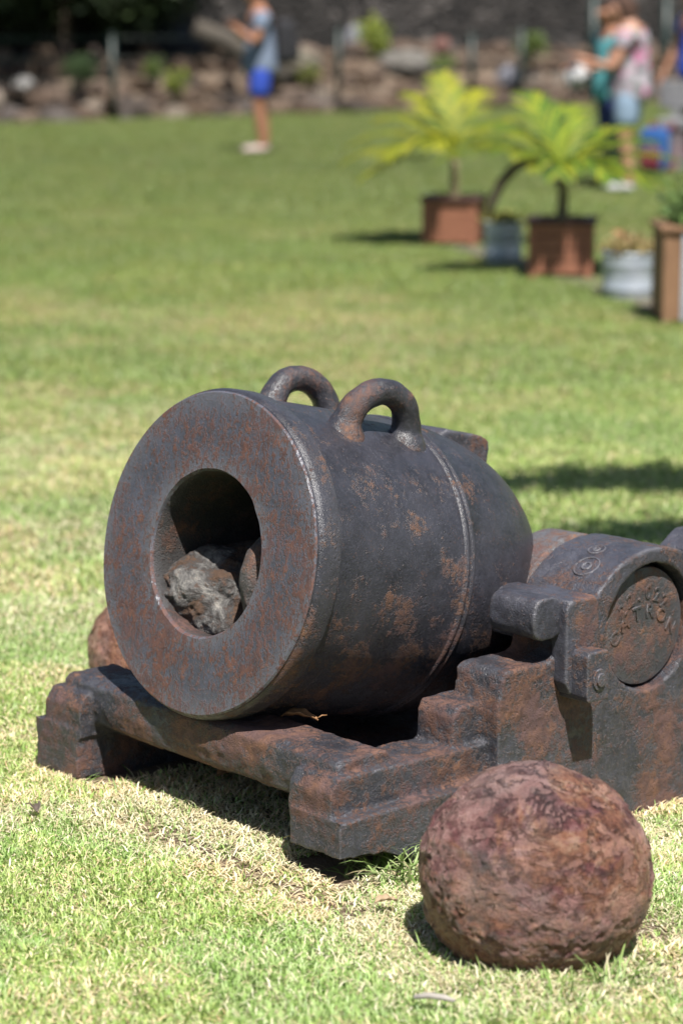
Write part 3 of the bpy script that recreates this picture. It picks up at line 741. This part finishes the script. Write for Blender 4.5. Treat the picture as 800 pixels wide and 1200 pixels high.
def palm(x, y, z, th, L, specs, cols, label, seed, lean=(0, 0)):
    t = empty('palm_plant', (x, y, z), 0, label=label, cat='palm')
    bm = bmesh.new(); n = 8
    pts = [(lean[0] * (i / n) ** 2, lean[1] * (i / n) ** 2, -.04 + (th + .04) * i / n) for i in range(n + 1)]
    add_tube(bm, pts, [.036 - .010 * i / n + (.003 if i % 2 else 0) for i in range(n + 1)], 12); mesh_obj('trunk', bm, M_palm_trunk, t)
    for i, (az, rise, droop, l) in enumerate(specs):
        frond_mesh('frond', L * l, R(rise), R(droop), t, R(az), (lean[0], lean[1], th - .01), cols, seed + i)
    return t
YG = [(.19, .215, .006), (.26, .27, .008), (.11, .16, .008), (.30, .29, .012)]
GG = [(.085, .16, .006), (.145, .21, .008), (.05, .11, .006), (.24, .26, .010)]
palm(.735, 15.85, .28, .27, .78, [(183, 30, 66, 1.0), (168, 44, 78, 1.0), (192, 16, 55, .85), (150, 58, 75, .9), (100, 76, 45, .9), (70, 68, 60, .95), (20, 56, 70, .9), (0, 42, 70, 1.0), (-12, 26, 60, .9), (-35, 38, 85, .85), (250, 58, 95, .7), (215, 46, 88, .8), (125, 68, 60, .9)], YG, 'yellow-green young palm in the farther wooden planter', 40)
pm = palm(1.255, 13.82, .29, .27, .72, [(182, 40, 66, 1.05), (168, 50, 75, 1.0), (150, 58, 65, .95), (120, 74, 45, .85), (80, 66, 50, .85), (40, 55, 60, .9), (20, 46, 58, .9), (4, 34, 52, .95), (-12, 20, 45, .85), (-30, 34, 75, .8), (262, 52, 95, .65), (300, 46, 90, .7)], GG, 'bright green young palm in the nearer wooden planter', 70)
bm = bmesh.new(); add_tube(bm, [(-.01, 0, .22), (-.06, .0, .31), (-.13, .01, .36), (-.20, .01, .365), (-.28, .02, .32), (-.35, .02, .24), (-.395, .03, .13), (-.41, .03, .03)], [.020, .022, .026, .028, .030, .030, .026, .014], 10)
fd = mesh_obj('dead_frond', bm, simple('dead_frond_brown', (.055, .042, .030), (.11, .085, .06), 18, .85, .006), pm); fd['label'] = 'thick drooping dead brown frond'

# dark grey-brown strip on the ground under the planters
k = NT('strip_brown'); 
k.principled(Base_Color=k.ramp(k.noise(9, 6, .7), ((.3, (.07, .06, .045)), (.7, (.14, .12, .09)))), Roughness=.9, Normal=k.bump(k.noise(40, 5), .01)); M_strip = k.m
def strip(name, a, b, wd, z, m):
    a, b = Vector(a), Vector(b); d = (b - a).normalized(); s = Vector((d.y, -d.x, 0)) * wd / 2; N_ = 40; r = random.Random(5); V = []; F = []
    for i in range(N_ + 1):
        p = a.lerp(b, i / N_); w1, w2 = 1 + r.uniform(-.15, .15), 1 + r.uniform(-.15, .15)
        V += [tuple(p + s * w1 + Vector((0, 0, z))), tuple(p - s * w2 + Vector((0, 0, z)))]
    for i in range(N_): F.append((2 * i, 2 * i + 1, 2 * i + 3, 2 * i + 2))
    return tag(np_obj(name, np.array(V), [np.array(F)], m), kind='structure')
strip('ground_strip', (.60, 16.4, 0), (2.1, 10.6, 0), .26, .012, M_strip)

# ------------------------------------------------------------------ background: rubble bank, wall, posts, trees
LA = Vector((-3.6, 36.8, 0)); LD = Vector((.76, .65, 0)).normalized(); LN = Vector((-LD.y, LD.x, 0))
def bank(s, t, z=0): return LA + LD * s + LN * t + Vector((0, 0, z))
def bank_h(s, t): return .92 * float(sstep(-.1, 3.0, np.array(t))) + .12 * mnoise.noise(Vector((s * .7, t * .9, 3)))
V = []; F = []; ns, ntn = 90, 16
for i in range(ns + 1):
    for j in range(ntn + 1):
        s = -22 + 52 * i / ns; t = -.25 + 4.4 * j / ntn
        V.append(tuple(bank(s, t, bank_h(s, t) - .05 if j else -.12)))
for i in range(ns):
    for j in range(ntn):
        a = i * (ntn + 1) + j; F.append((a, a + ntn + 1, a + ntn + 2, a + 1))
tag(np_obj('bank', np.array(V), [np.array(F)], simple('bank_earth', (.07, .05, .035), (.19, .14, .10), 3, .95, .03), smooth=True), kind='structure')
k = NT('rubble_stone')
rnd = k.n('ObjectInfo').outputs['Random']
cc = k.ramp(rnd, ((0, (.085, .052, .032)), (.18, (.155, .105, .070)), (.36, (.040, .031, .026)), (.52, (.18, .13, .098)), (.68, (.105, .066, .036)), (.82, (.125, .11, .105)), (.92, (.30, .25, .20)), (1, (.045, .037, .035))), 'CONSTANT')
cc = k.mix(k.math('MULTIPLY', k.noise(6, 6, .7), .7), cc, (.07, .05, .04))
k.principled(Base_Color=cc, Roughness=.9, Normal=k.bump(k.noise(14, 6), .03)); M_rub = k.m
protos = []
for i in range(6):
    bm = bmesh.new(); bmesh.ops.create_icosphere(bm, subdivisions=3, radius=1); o3 = Vector((i * 4.1, i * 2, 1))
    for v in bm.verts:
        q = v.co * 1.1 + o3; d = 1 + .28 * mnoise.fractal(q, 1, 2, 3)
        c_ = v.co * d; v.co = Vector((max(-.8, min(.8, c_.x)), max(-.75, min(.75, c_.y)), max(-.6, min(.62, c_.z))))
    protos.append(mesh_obj('rubble_stone', bm, M_rub))
rr = random.Random(21); cnt = 0
def put_stone(i, s, t, sz):
    global cnt
    p = protos[i]
    o = p if not p.get('label') else link(p.copy())
    o.location = bank(s, t, bank_h(s, t) + sz * .12); o.scale = (sz * rr.uniform(.8, 1.5), sz * rr.uniform(.8, 1.3), sz * rr.uniform(.6, 1.0)); o.rotation_euler = (rr.uniform(-.3, .3), rr.uniform(-.3, .3), rr.uniform(0, 6.28))
    tag(o, 'rough brown and grey loose stone heaped on the bank before the dark wall', 'stone', 'loose stones along the bank')
for row, t in enumerate((-.05, .35, .8, 1.3, 1.9, 2.6)):
    s = -5.5
    while s < 15.5:
        sz = rr.uniform(.11, .30)
        put_stone(rr.randrange(6), s, t + rr.uniform(-.18, .18), sz); s += sz * rr.uniform(1.7, 2.9)
# distinctive stones
def boulder(x, y, z, rad, c1, c2, label, seed, rot=(0, 0, 0), name='boulder'):
    return lump(name, (x, y, z), rad, simple('boulder_stone', tuple(v * .36 for v in c1), tuple(v * .36 for v in c2), 5, .9, .02), label, 'boulder', seed, .22, 4, rot)
boulder(1.1, 43.0, .72, (.46, .34, .26), (.30, .28, .25), (.44, .41, .37), 'broad pale grey boulder on top of the bank above the palms', 1)
boulder(.25, 43.9, 1.02, (.22, .2, .36), (.36, .37, .44), (.50, .51, .58), 'upright pale lavender boulder standing before the dark wall', 2)
boulder(-4.78, 36.9, .52, (.17, .15, .12), (.50, .48, .46), (.66, .64, .62), 'small whitish boulder on the bank near the left edge', 3)
boulder(-.75, 40.9, .78, (.40, .3, .22), (.30, .26, .20), (.44, .40, .30), 'tan boulder just right of the man with the backpack', 4)
boulder(2.95, 43.6, .45, (.22, .2, .20), (.32, .33, .40), (.46, .46, .54), 'bluish white boulder low on the bank behind the palms', 5)
boulder(1.80, 44.2, 1.02, (.16, .15, .15), (.30, .13, .11), (.42, .22, .18), 'small reddish boulder on the bank crest', 6)
boulder(-2.9, 41.2, 1.12, (.62, .4, .34), (.020, .024, .040), (.045, .055, .085), 'dark bluish boulder under the trees on the left', 7)
bm = bmesh.new(); add_tube(bm, [(0, 0, 0), (.5, .1, -.22), (1.0, .15, -.52), (1.45, .2, -.85)], [.16, .18, .19, .17], 14)
lg = mesh_obj('log', bm, simple('grey_log', (.04, .033, .026), (.085, .072, .058), 10, .9, .02), loc=(-2.35, 39.4, 1.35)); tag(lg, 'weathered grey log leaning down the bank left of the man', 'log')
# dark stone wall
k = NT('dark_wall_stone')
vo = k.n('TexVoronoi', {'Vector': k.n('Mapping', {'Vector': k.co, 'Scale': (1, 1, 1.5)}).outputs[0], 'Scale': 3.6})
ve = k.n('TexVoronoi', {'Vector': k.n('Mapping', {'Vector': k.co, 'Scale': (1, 1, 1.5)}).outputs[0], 'Scale': 3.6}, feature='DISTANCE_TO_EDGE').outputs['Distance']
cc = k.ramp(k.n('SeparateColor', {0: vo.outputs['Color']}).outputs[0], ((0, (.007, .006, .006)), (.4, (.016, .014, .013)), (.75, (.034, .030, .028)), (1, (.095, .085, .08))))
cc = k.mix(k.ramp(ve, ((.0, 1), (.10, 0))), cc, (.010, .009, .009))
k.principled(Base_Color=cc, Roughness=.9, Normal=k.bump(k.ramp(ve, ((0, 0), (.2, 1))), .06)); M_wall = k.m
bm = bmesh.new(); V = []
n_ = 120
for i in range(n_ + 1):
    s = -24 + 60 * i / n_; top = 4.6 + .25 * mnoise.noise(Vector((s * .8, 0, 0)))
    V.append([bm.verts.new(bank(s, 4.0 + .08 * mnoise.noise(Vector((s, z_, 2))), z_ if z_ < 4 else top)) for z_ in (-.2, .6, 1.2, 1.8, 2.4, 3.2, 4.6)] + [bm.verts.new(bank(s, 4.9, top)), bm.verts.new(bank(s, 4.9, -.2))])
for a, b in zip(V, V[1:]):
    for j in range(8): bm.faces.new((a[j], b[j], b[j + 1], a[j + 1]))
tag(mesh_obj('stone_wall', bm, M_wall, smooth=False), 'tall dark rough stone wall behind the rubble bank', 'wall')
# green fence
fn = empty('wire_fence', bank(-1, -.15), 0, label='green metal fence of thin posts and wires along the foot of the bank', cat='fence')
fl = fn.location
fposts = [(-3.42, 36.77, 1.25), (-.05, 40.6, 1.35), (2.2, 41.6, 1.25), (3.15, 43.1, 1.35), (4.45, 43.6, 1.9), (6.05, 46.0, 1.9), (7.6, 47.2, 1.9), (-6.4, 34.1, 1.25)]
for px, py, h_ in fposts:
    bm = bmesh.new(); add_tube(bm, [(px - fl.x, py - fl.y, -.1), (px - fl.x, py - fl.y, h_)], .05 if h_ < 1.5 else .085, 12); add_tube(bm, [(px - fl.x, py - fl.y, h_), (px - fl.x, py - fl.y, h_ + .03)], [.065, .03], 12)
    mesh_obj('post', bm, M_green_metal, fn)
order = sorted(fposts); bm = bmesh.new()
for a, b in zip(order, order[1:]):
    for z_ in (.3, .6, .9, 1.2): add_tube(bm, [(a[0] - fl.x, a[1] - fl.y, z_), (b[0] - fl.x, b[1] - fl.y, z_)], .006, 6)
mesh_obj('wire', bm, M_green_metal, fn)

# shrubs on the bank
def shrub(x, y, z, r, h, n, size, cols, label, seed, name='shrub'):
    t = empty(name, (x, y, z), 0, label=label, cat='shrub')
    rg = random.Random(seed); cl = [((0, 0, h * .5), (r * .8, r * .8, h * .5))] + [((rg.uniform(-r, r) * .6, rg.uniform(-r, r) * .6, h * rg.uniform(.35, .8)), (r * .45, r * .45, h * .28)) for _ in range(6)]
    foliage('leaves', cl, n, size, cols, seed, t)
    bm = bmesh.new()
    for i in range(6):
        a = rg.uniform(0, 6.28); add_tube(bm, [(0, 0, -.1), (math.cos(a) * r * .3, math.sin(a) * r * .3, h * .4), (math.cos(a) * r * .6, math.sin(a) * r * .6, h * .8)], [.03, .02, .008], 6)
    mesh_obj('stems', bm, M_bark, t); return t
DK = [(.015, .030, .010), (.028, .050, .016), (.040, .065, .022)]
MG = [(.07, .12, .025), (.12, .18, .04), (.18, .24, .06)]
YL = [(.20, .26, .03), (.30, .34, .05), (.14, .20, .03)]
shrub(-3.95, 37.3, .50, .30, .45, 1500, .06, [(.03, .06, .02), (.05, .09, .03), (.07, .12, .04)], 'round dark green shrub beside the left fence post', 1)
shrub(.55, 43.4, .75, .30, .75, 900, .09, YL, 'yellow-green shrub growing beside the lavender boulder', 2)
shrub(-.55, 40.6, .45, .22, .30, 500, .07, YL, 'small yellow-green shrub low on the bank right of the man', 3)
shrub(-2.55, 38.0, .32, .20, .40, 500, .07, YL, 'small yellow shrub low on the bank left of the man', 4)
shrub(1.75, 43.3, .55, .30, .30, 700, .07, MG, 'mid green shrub under the small reddish boulder', 5)
shrub(3.35, 43.8, .75, .36, .55, 800, .08, MG, 'mid green shrub on the bank crest right of the palms', 6)
shrub(-2.9, 38.4, .55, .22, .34, 500, .07, MG, 'leafy green shrub left of the leaning log', 7)
# trees
def tree(x, y, h, cr, n, size, cols, label, seed, base=1.2, trunk_r=.13, name='tree', flat=.9):
    t = empty(name, (x, y, 0), 0, label=label, cat='tree'); rg = random.Random(seed)
    bm = bmesh.new(); add_tube(bm, [(0, 0, -.1), (.05, .02, h * .25), (-.04, .05, h * .5), (.05, 0, h * .8)], [trunk_r * 1.3, trunk_r, trunk_r * .75, trunk_r * .3], 12)
    for i in range(7):
        a = rg.uniform(0, 6.28); z0 = h * rg.uniform(.3, .6); l = cr * rg.uniform(.6, .95)
        add_tube(bm, [(0, 0, z0), (math.cos(a) * l * .5, math.sin(a) * l * .5, z0 + h * .12), (math.cos(a) * l, math.sin(a) * l, z0 + h * .2)], [trunk_r * .5, trunk_r * .3, trunk_r * .08], 8)
    mesh_obj('trunk', bm, M_bark, t)
    cl = []
    for i in range(34):
        a = rg.uniform(0, 6.28); d = cr * rg.random() ** .5 * .85; z_ = base + (h - base) * rg.uniform(.08, .95)
        rr_ = cr * rg.uniform(.20, .38); cl.append(((d * math.cos(a), d * math.sin(a), z_), (rr_, rr_, rr_ * .75)))
    foliage('crown', cl, n, size, cols, seed, t); return t
tree(-6.3, 38.6, 6.0, 2.6, 14000, .20, DK, 'dark evergreen tree at the left edge', 31, base=.9)
tree(-4.6, 40.4, 6.0, 2.6, 14000, .20, DK, 'dark evergreen tree spreading over the bluish boulder', 32, base=1.15)
tree(-6.9, 38.0, 5.6, 3.4, 11000, .20, DK, 'dark tree with high crown overhanging the bank at left', 33, base=1.75)
tree(-3.4, 41.2, 5.6, 2.6, 9000, .20, DK, 'dark tree with high crown overhanging the leaning log', 34, base=2.5, trunk_r=.10)
# leafy limb whose shade falls on the lawn right of the mortar
t = empty('shade_tree', (4.3, 4.6, 0), 0, label='broad leafy tree beside the lawn casting shade right of the mortar', cat='tree')
bm = bmesh.new()
add_tube(bm, [(0, 0, -.1), (.05, .05, 1.2), (-.05, .1, 2.6), (.1, .1, 4.4)], [.24, .19, .15, .06], 14)
for dx, dy, z_ in ((-3.2, 1.15, 3.15), (-3.05, .35, 3.2), (.8, 1.2, 3.9), (1.2, -.8, 3.8), (-.9, -.6, 4.3)):
    add_tube(bm, [(-.03, .08, 2.3), (dx * .5, dy * .5, z_ - .25), (dx, dy, z_)], [.09, .05, .012], 8)
mesh_obj('trunk', bm, M_bark, t)
cl = [((-2.9, 1.20, 3.16), (.46, .21, .12)), ((-3.30, 1.14, 3.12), (.28, .14, .09)), ((-2.45, 1.05, 3.15), (.5, .2, .14)), ((-2.95, .32, 3.2), (.36, .19, .10)), ((-2.5, .38, 3.2), (.45, .20, .12)), ((-1.7, .8, 3.3), (.6, .6, .3)), ((-.8, .4, 3.9), (.9, .9, .5)), ((.6, .8, 4.0), (1.0, 1.0, .6)), ((1.0, -.6, 4.0), (1.0, .9, .6)), ((-.5, -.5, 4.5), (.9, .8, .5))]
v1, q1, c1 = leaf_cloud(cl[:5], 4600, .075, MG, np.random.default_rng(5)); v2, q2, c2 = leaf_cloud(cl[5:], 9000, .10, MG, np.random.default_rng(6))
np_obj('crown', np.concatenate([v1, v2]), [np.concatenate([q1, q2 + len(v1)])], M_foliage, t, colors=np.concatenate([c1, c2]))
# hills far behind
V = []; F = []
for i in range(61):
    a = R(20 + 140 * i / 60)
    for j, (rr_, hh_) in enumerate(((160, 0), (230, 22), (320, 48), (420, 20))):
        V.append((math.cos(a) * rr_, math.sin(a) * rr_, hh_ * (1 + .5 * mnoise.noise(Vector((i * .17, j, 0)))) - 1))
for i in range(60):
    for j in range(3): b0 = i * 4 + j; F.append((b0, b0 + 4, b0 + 5, b0 + 1))
tag(np_obj('hills', np.array(V), [np.array(F)], simple('hill_green', (.03, .05, .02), (.06, .09, .035), .05, .95, .5), smooth=True), kind='structure')

# ------------------------------------------------------------------ people (facing local +X)
def skin_obj(name, verts, edges, mat, parent, sub=2, root=0):
    me = bpy.data.meshes.new(name); me.from_pydata([v[0] for v in verts], edges, []); me.materials.append(mat)
    o = link(bpy.data.objects.new(name, me)); o.parent = parent
    m = o.modifiers.new('skin', 'SKIN'); m.use_smooth_shade = True
    for i, v in enumerate(verts):
        sv = me.skin_vertices[0].data[i]; r = v[1]; sv.radius = r if isinstance(r, tuple) else (r, r); sv.use_root = (i == root)
    s = o.modifiers.new('sub', 'SUBSURF'); s.levels = sub; s.render_levels = sub
    return o
def chain(V, E, start, pts):
    p = start
    for q in pts: V.append(q); E.append((p, len(V) - 1)); p = len(V) - 1
    return p
def person(x, y, rz, label, sc, skin, arms, head_tilt=0.0, legs=None, shirt=None, sleeves=.55, bottoms=None, bottom_len=.55, shoes=None, hair=None, long_hair=False, female=False, z=0):
    t = empty('person', (x, y, z), rz, label=label, cat='person'); t.scale = (sc * 1.2, sc * 1.2, sc)
    legs = legs or (((0.0, .09, .92), (.02, .10, .50), (-.02, .10, .085)), ((0, -.09, .92), (.0, -.10, .50), (-.03, -.10, .085)))
    sw = .17 if female else .195
    hx = .06 * head_tilt
    V = [((0, 0, .97), (.112, .09)), ((0, 0, 1.10), (.115, .095)), ((0, 0, 1.27), (.135, .10)), ((0, 0, 1.41), (.11, .085)), ((.012 + hx * .2, 0, 1.50), .052), ((.03 + hx, 0, 1.585), (.072, .082)), ((.015 + hx * 1.4, 0, 1.665), (.070, .085))]
    E = [(i, i + 1) for i in range(6)]
    chain(V, E, 5, [((.112 + hx, 0, 1.595), .014)])                                              # nose
    for s in (-1, 1): chain(V, E, 5, [((.02 + hx, s * .083, 1.60), .016)])                       # ears
    hands = []
    for s, (el, wr) in zip((1, -1), arms):
        sh = (0, s * sw, 1.40); e = Vector(el); w_ = Vector(wr); d = (w_ - e).normalized()
        pw = chain(V, E, 3, [(sh, .058), (tuple(Vector(sh).lerp(e, .5)), .047), (tuple(e), .040), (tuple(e.lerp(w_, .4)), .037), (tuple(w_), .026), (tuple(w_ + d * .06), (.034, .022))])
        side = d.cross(Vector((0, 0, 1)));
        side = side.normalized() if side.length > .05 else Vector((0, 1, 0))
        for q, (o_, l) in enumerate(((-.027, .062), (-.009, .075), (.009, .07), (.027, .055))):
            b0 = w_ + d * .085 + side * o_
            chain(V, E, pw, [(tuple(b0), .0095), (tuple(b0 + d * l * .55 + Vector((0, 0, -.006))), .0085), (tuple(b0 + d * l + Vector((0, 0, -.022))), .007)])
        b0 = w_ + d * .035 + side * -.036 * s
        chain(V, E, pw, [(tuple(b0), .011), (tuple(b0 + d * .05 - side * .014 * s), .009)])
        hands.append(w_ + d * .1)
    for hip, kn, an in legs:
        kn, an = Vector(kn), Vector(an)
        chain(V, E, 0, [((hip[0], hip[1] * .85, hip[2]), .070), (tuple(Vector(hip).lerp(kn, .5)), .078), (tuple(kn), .056), (tuple(kn.lerp(an, .35)), .056), (tuple(an), .036), ((an.x + .06, an.y, an.z - .045), .033), ((an.x + .15, an.y, an.z - .055), .026)])
    body = skin_obj('body', V, E, skin, t)
    for s in (-1, 1):
        bm = bmesh.new(); bmesh.ops.create_uvsphere(bm, u_segments=10, v_segments=8, radius=.011); mesh_obj('eye', bm, M_eye, t, loc=(.094 + hx, s * .03, 1.625))
    if shirt:
        V = [((0, 0, .77), (.182, .182)), ((0, 0, .90), (.178, .178)), ((0, 0, 1.10), (.148, .148)), ((0, 0, 1.27), (.152, .118)), ((0, 0, 1.405), (.122, .098)), ((.008, 0, 1.455), .075)]; E = [(0, 1), (1, 2), (2, 3), (3, 4), (4, 5)]
        for s, (el, wr) in zip((1, -1), arms):
            sh = Vector((0, s * sw, 1.40)); chain(V, E, 4, [(tuple(sh), .072), (tuple(sh.lerp(Vector(el), sleeves)), .064)])
        skin_obj('shirt', V, E, shirt, t)
    if bottoms:
        V = [((0, 0, 1.06), (.125, .125)), ((0, 0, .92), (.140, .140))]; E = [(0, 1)]
        for hip, kn, an in legs:
            h_, k_, a_ = Vector(hip), Vector(kn), Vector(an)
            if bottom_len <= .5:                        # long trousers
                chain(V, E, 1, [((h_.x, h_.y * .8, h_.z - .02), .098), (tuple(h_.lerp(k_, .25)), .10), (tuple(k_), .075), (tuple(k_.lerp(a_, .9)), .06)])
            else: chain(V, E, 1, [((h_.x, h_.y * .8, h_.z - .02), .098), (tuple(h_.lerp(k_, .25)), .104), (tuple(h_.lerp(k_, bottom_len)), .098)])
        skin_obj('trousers' if bottom_len <= .5 else 'shorts', V, E, bottoms, t)
    if shoes:
        for hip, kn, an in legs:
            a_ = Vector(an); V = [((a_.x - .035, a_.y, .045), .044), ((a_.x + .05, a_.y, .042), .046), ((a_.x + .14, a_.y, .036), .042), ((a_.x + .19, a_.y, .030), .028)]
            skin_obj('shoe', V, [(0, 1), (1, 2), (2, 3)], shoes, t)
    if hair:
        bm = bmesh.new(); bmesh.ops.create_uvsphere(bm, u_segments=20, v_segments=14, radius=1)
        for v in bm.verts:
            v.co = Vector((v.co.x * .098, v.co.y * .094, v.co.z * .095)); 
            if v.co.x > .03 and v.co.z < .045: v.co.x *= .45
            if long_hair and v.co.z < -.02: v.co.z *= 2.4; v.co.x -= .02
            v.co *= 1 + .04 * mnoise.noise(v.co * 30)
        mesh_obj('hair', bm, hair, t, loc=(.0 + hx * 1.2, 0, 1.655))
    return t, hands
# man facing left with a backpack
mx_, my_ = -.905, 27.35
man, hm = person(mx_, my_, R(190), 'man in grey shirt and bright blue shorts wearing a dark backpack', 1.07, M_skin_tan, (((.07, .25, 1.13), (.20, .07, 1.27)), ((.08, -.25, 1.13), (.21, -.04, 1.29))),
       .3, (((0, .08, .92), (.03, .08, .50), (-.01, .08, .085)), ((0, -.08, .92), (-.02, -.08, .50), (-.06, -.08, .085))), M_grey_shirt, .6, M_blue, .88, M_sandal, M_hair)
def backpack(loc, rz, mats, label, sc=1.0, tilt=0.0):
    t = empty('backpack', loc, rz, label=label, cat='backpack'); t.scale = (sc, sc, sc); t.rotation_euler = (0, tilt, rz)
    bm = bmesh.new(); add_box(bm, (-.10, -.15, -.22), (.10, .15, .22)); o = mesh_obj('bag_body', bm, mats[0], t)
    b = o.modifiers.new('round', 'BEVEL'); b.width = .07; b.segments = 4
    bm = bmesh.new(); add_box(bm, (-.15, -.11, -.18), (-.09, .11, .02)); o = mesh_obj('pocket', bm, mats[1], t); b = o.modifiers.new('round', 'BEVEL'); b.width = .025; b.segments = 3
    for s in (-1, 1):
        bm = bmesh.new(); add_tube(bm, [(.09, s * .09, .20), (.20, s * .11, .25), (.33, s * .12, .14), (.34, s * .12, -.05), (.22, s * .13, -.18), (.09, s * .11, -.20)], .018, 8); mesh_obj('strap', bm, mats[1], t)
    bm = bmesh.new(); add_tube(bm, [(.04, -.03, .21), (.04, -.02, .26), (.04, .02, .26), (.04, .03, .21)], .008, 8); mesh_obj('handle', bm, mats[1], t)
    return t
backpack((mx_ + .265, my_ + .05, 1.22), R(190), (M_black, M_black), 'black backpack on the back of the man in blue shorts', 1.1)
bm = bmesh.new(); add_box(bm, (-.006, -.04, -.075), (.006, .04, .075)); ph = mesh_obj('phone', bm, M_black, smooth=False, loc=(mx_ - .33, my_ - .13, 1.47), rot=(0, .4, 0)); bevel(ph, .004); tag(ph, 'dark phone held in front of the man in the grey shirt', 'phone')
# woman facing left
wx, wy = 2.47, 21.0
wom, hw_ = person(wx, wy, R(160), 'woman in flowered shirt and pale denim shorts looking down', .95, M_skin, (((.07, .23, 1.10), (.26, .14, 1.16)), ((.04, -.24, 1.12), (.24, -.16, 1.10))), 1.0,
       (((0, .085, .92), (.02, .085, .50), (-.03, .085, .085)), ((0, -.085, .92), (.04, -.085, .50), (.02, -.085, .085))), M_floral, .5, M_denim, .86, M_white, M_hair, True, True)
sec, hs = person(2.40, 21.75, R(195), 'person in teal top and navy trousers standing behind the woman', .93, M_skin_tan, (((.12, .22, 1.12), (.28, .10, 1.20)), ((.10, -.22, 1.12), (.28, -.10, 1.12))), .5,
       None, M_teal, .5, M_navy, .4, M_brown_shoe, M_hair, True, True)
# white hat held low by the second person
bm = bmesh.new(); add_lathe(bm, [(-.03, .155), (-.025, .157), (-.015, .10), (.0, .088), (.06, .080), (.085, .06), (.095, .001)], 28, axis='z')
hat_scale = .7
hat = mesh_obj('sun_hat', bm, M_white, loc=(2.08, 21.62, .96), rot=(R(75), R(15), 0)); sm = hat.modifiers.new('thick', 'SOLIDIFY'); sm.thickness = .006
hat.scale = (hat_scale,) * 3; tag(hat, 'white sun hat held in front of the person in teal', 'hat')
person(3.74, 26.0, R(200), 'person in bright blue shirt and dark trousers at the right edge', 1.04, M_skin_tan, (((.02, .26, 1.12), (.10, .26, .88)), ((.05, -.26, 1.12), (.16, -.24, .90))), 0,
       None, M_blue, .55, M_black, .4, M_black, M_hair)
bp = backpack((3.02, 23.6, .22), R(60), (M_blue_bag, M_red), 'blue and red backpack standing on the lawn behind the woman', .95, 0)
# grey bench at the right edge
t = empty('stone_bench', (3.55, 24.2, 0), R(-10), label='low grey stone bench cut by the right edge behind the woman', cat='bench')
M_bench = simple('grey_stone', (.10, .10, .11), (.19, .19, .20), 8, .85, .01)
bm = bmesh.new(); add_box(bm, (-.42, -.22, .40), (.7, .22, .50)); o = mesh_obj('seat', bm, M_bench, t, smooth=False); bevel(o, .015)
for x0 in (-.36, .42):
    bm = bmesh.new(); add_box(bm, (x0, -.19, -.02), (x0 + .22, .19, .40)); o = mesh_obj('leg', bm, M_bench, t, smooth=False); bevel(o, .012)
bm = bmesh.new(); add_box(bm, (-.42, .20, .58), (.7, .27, .86)); o = mesh_obj('backrest', bm, M_bench, t, smooth=False); bevel(o, .015)
for x0 in (-.3, .5):
    bm = bmesh.new(); add_box(bm, (x0, .21, .49), (x0 + .08, .26, .60)); o = mesh_obj('bracket', bm, M_bench, t, smooth=False)
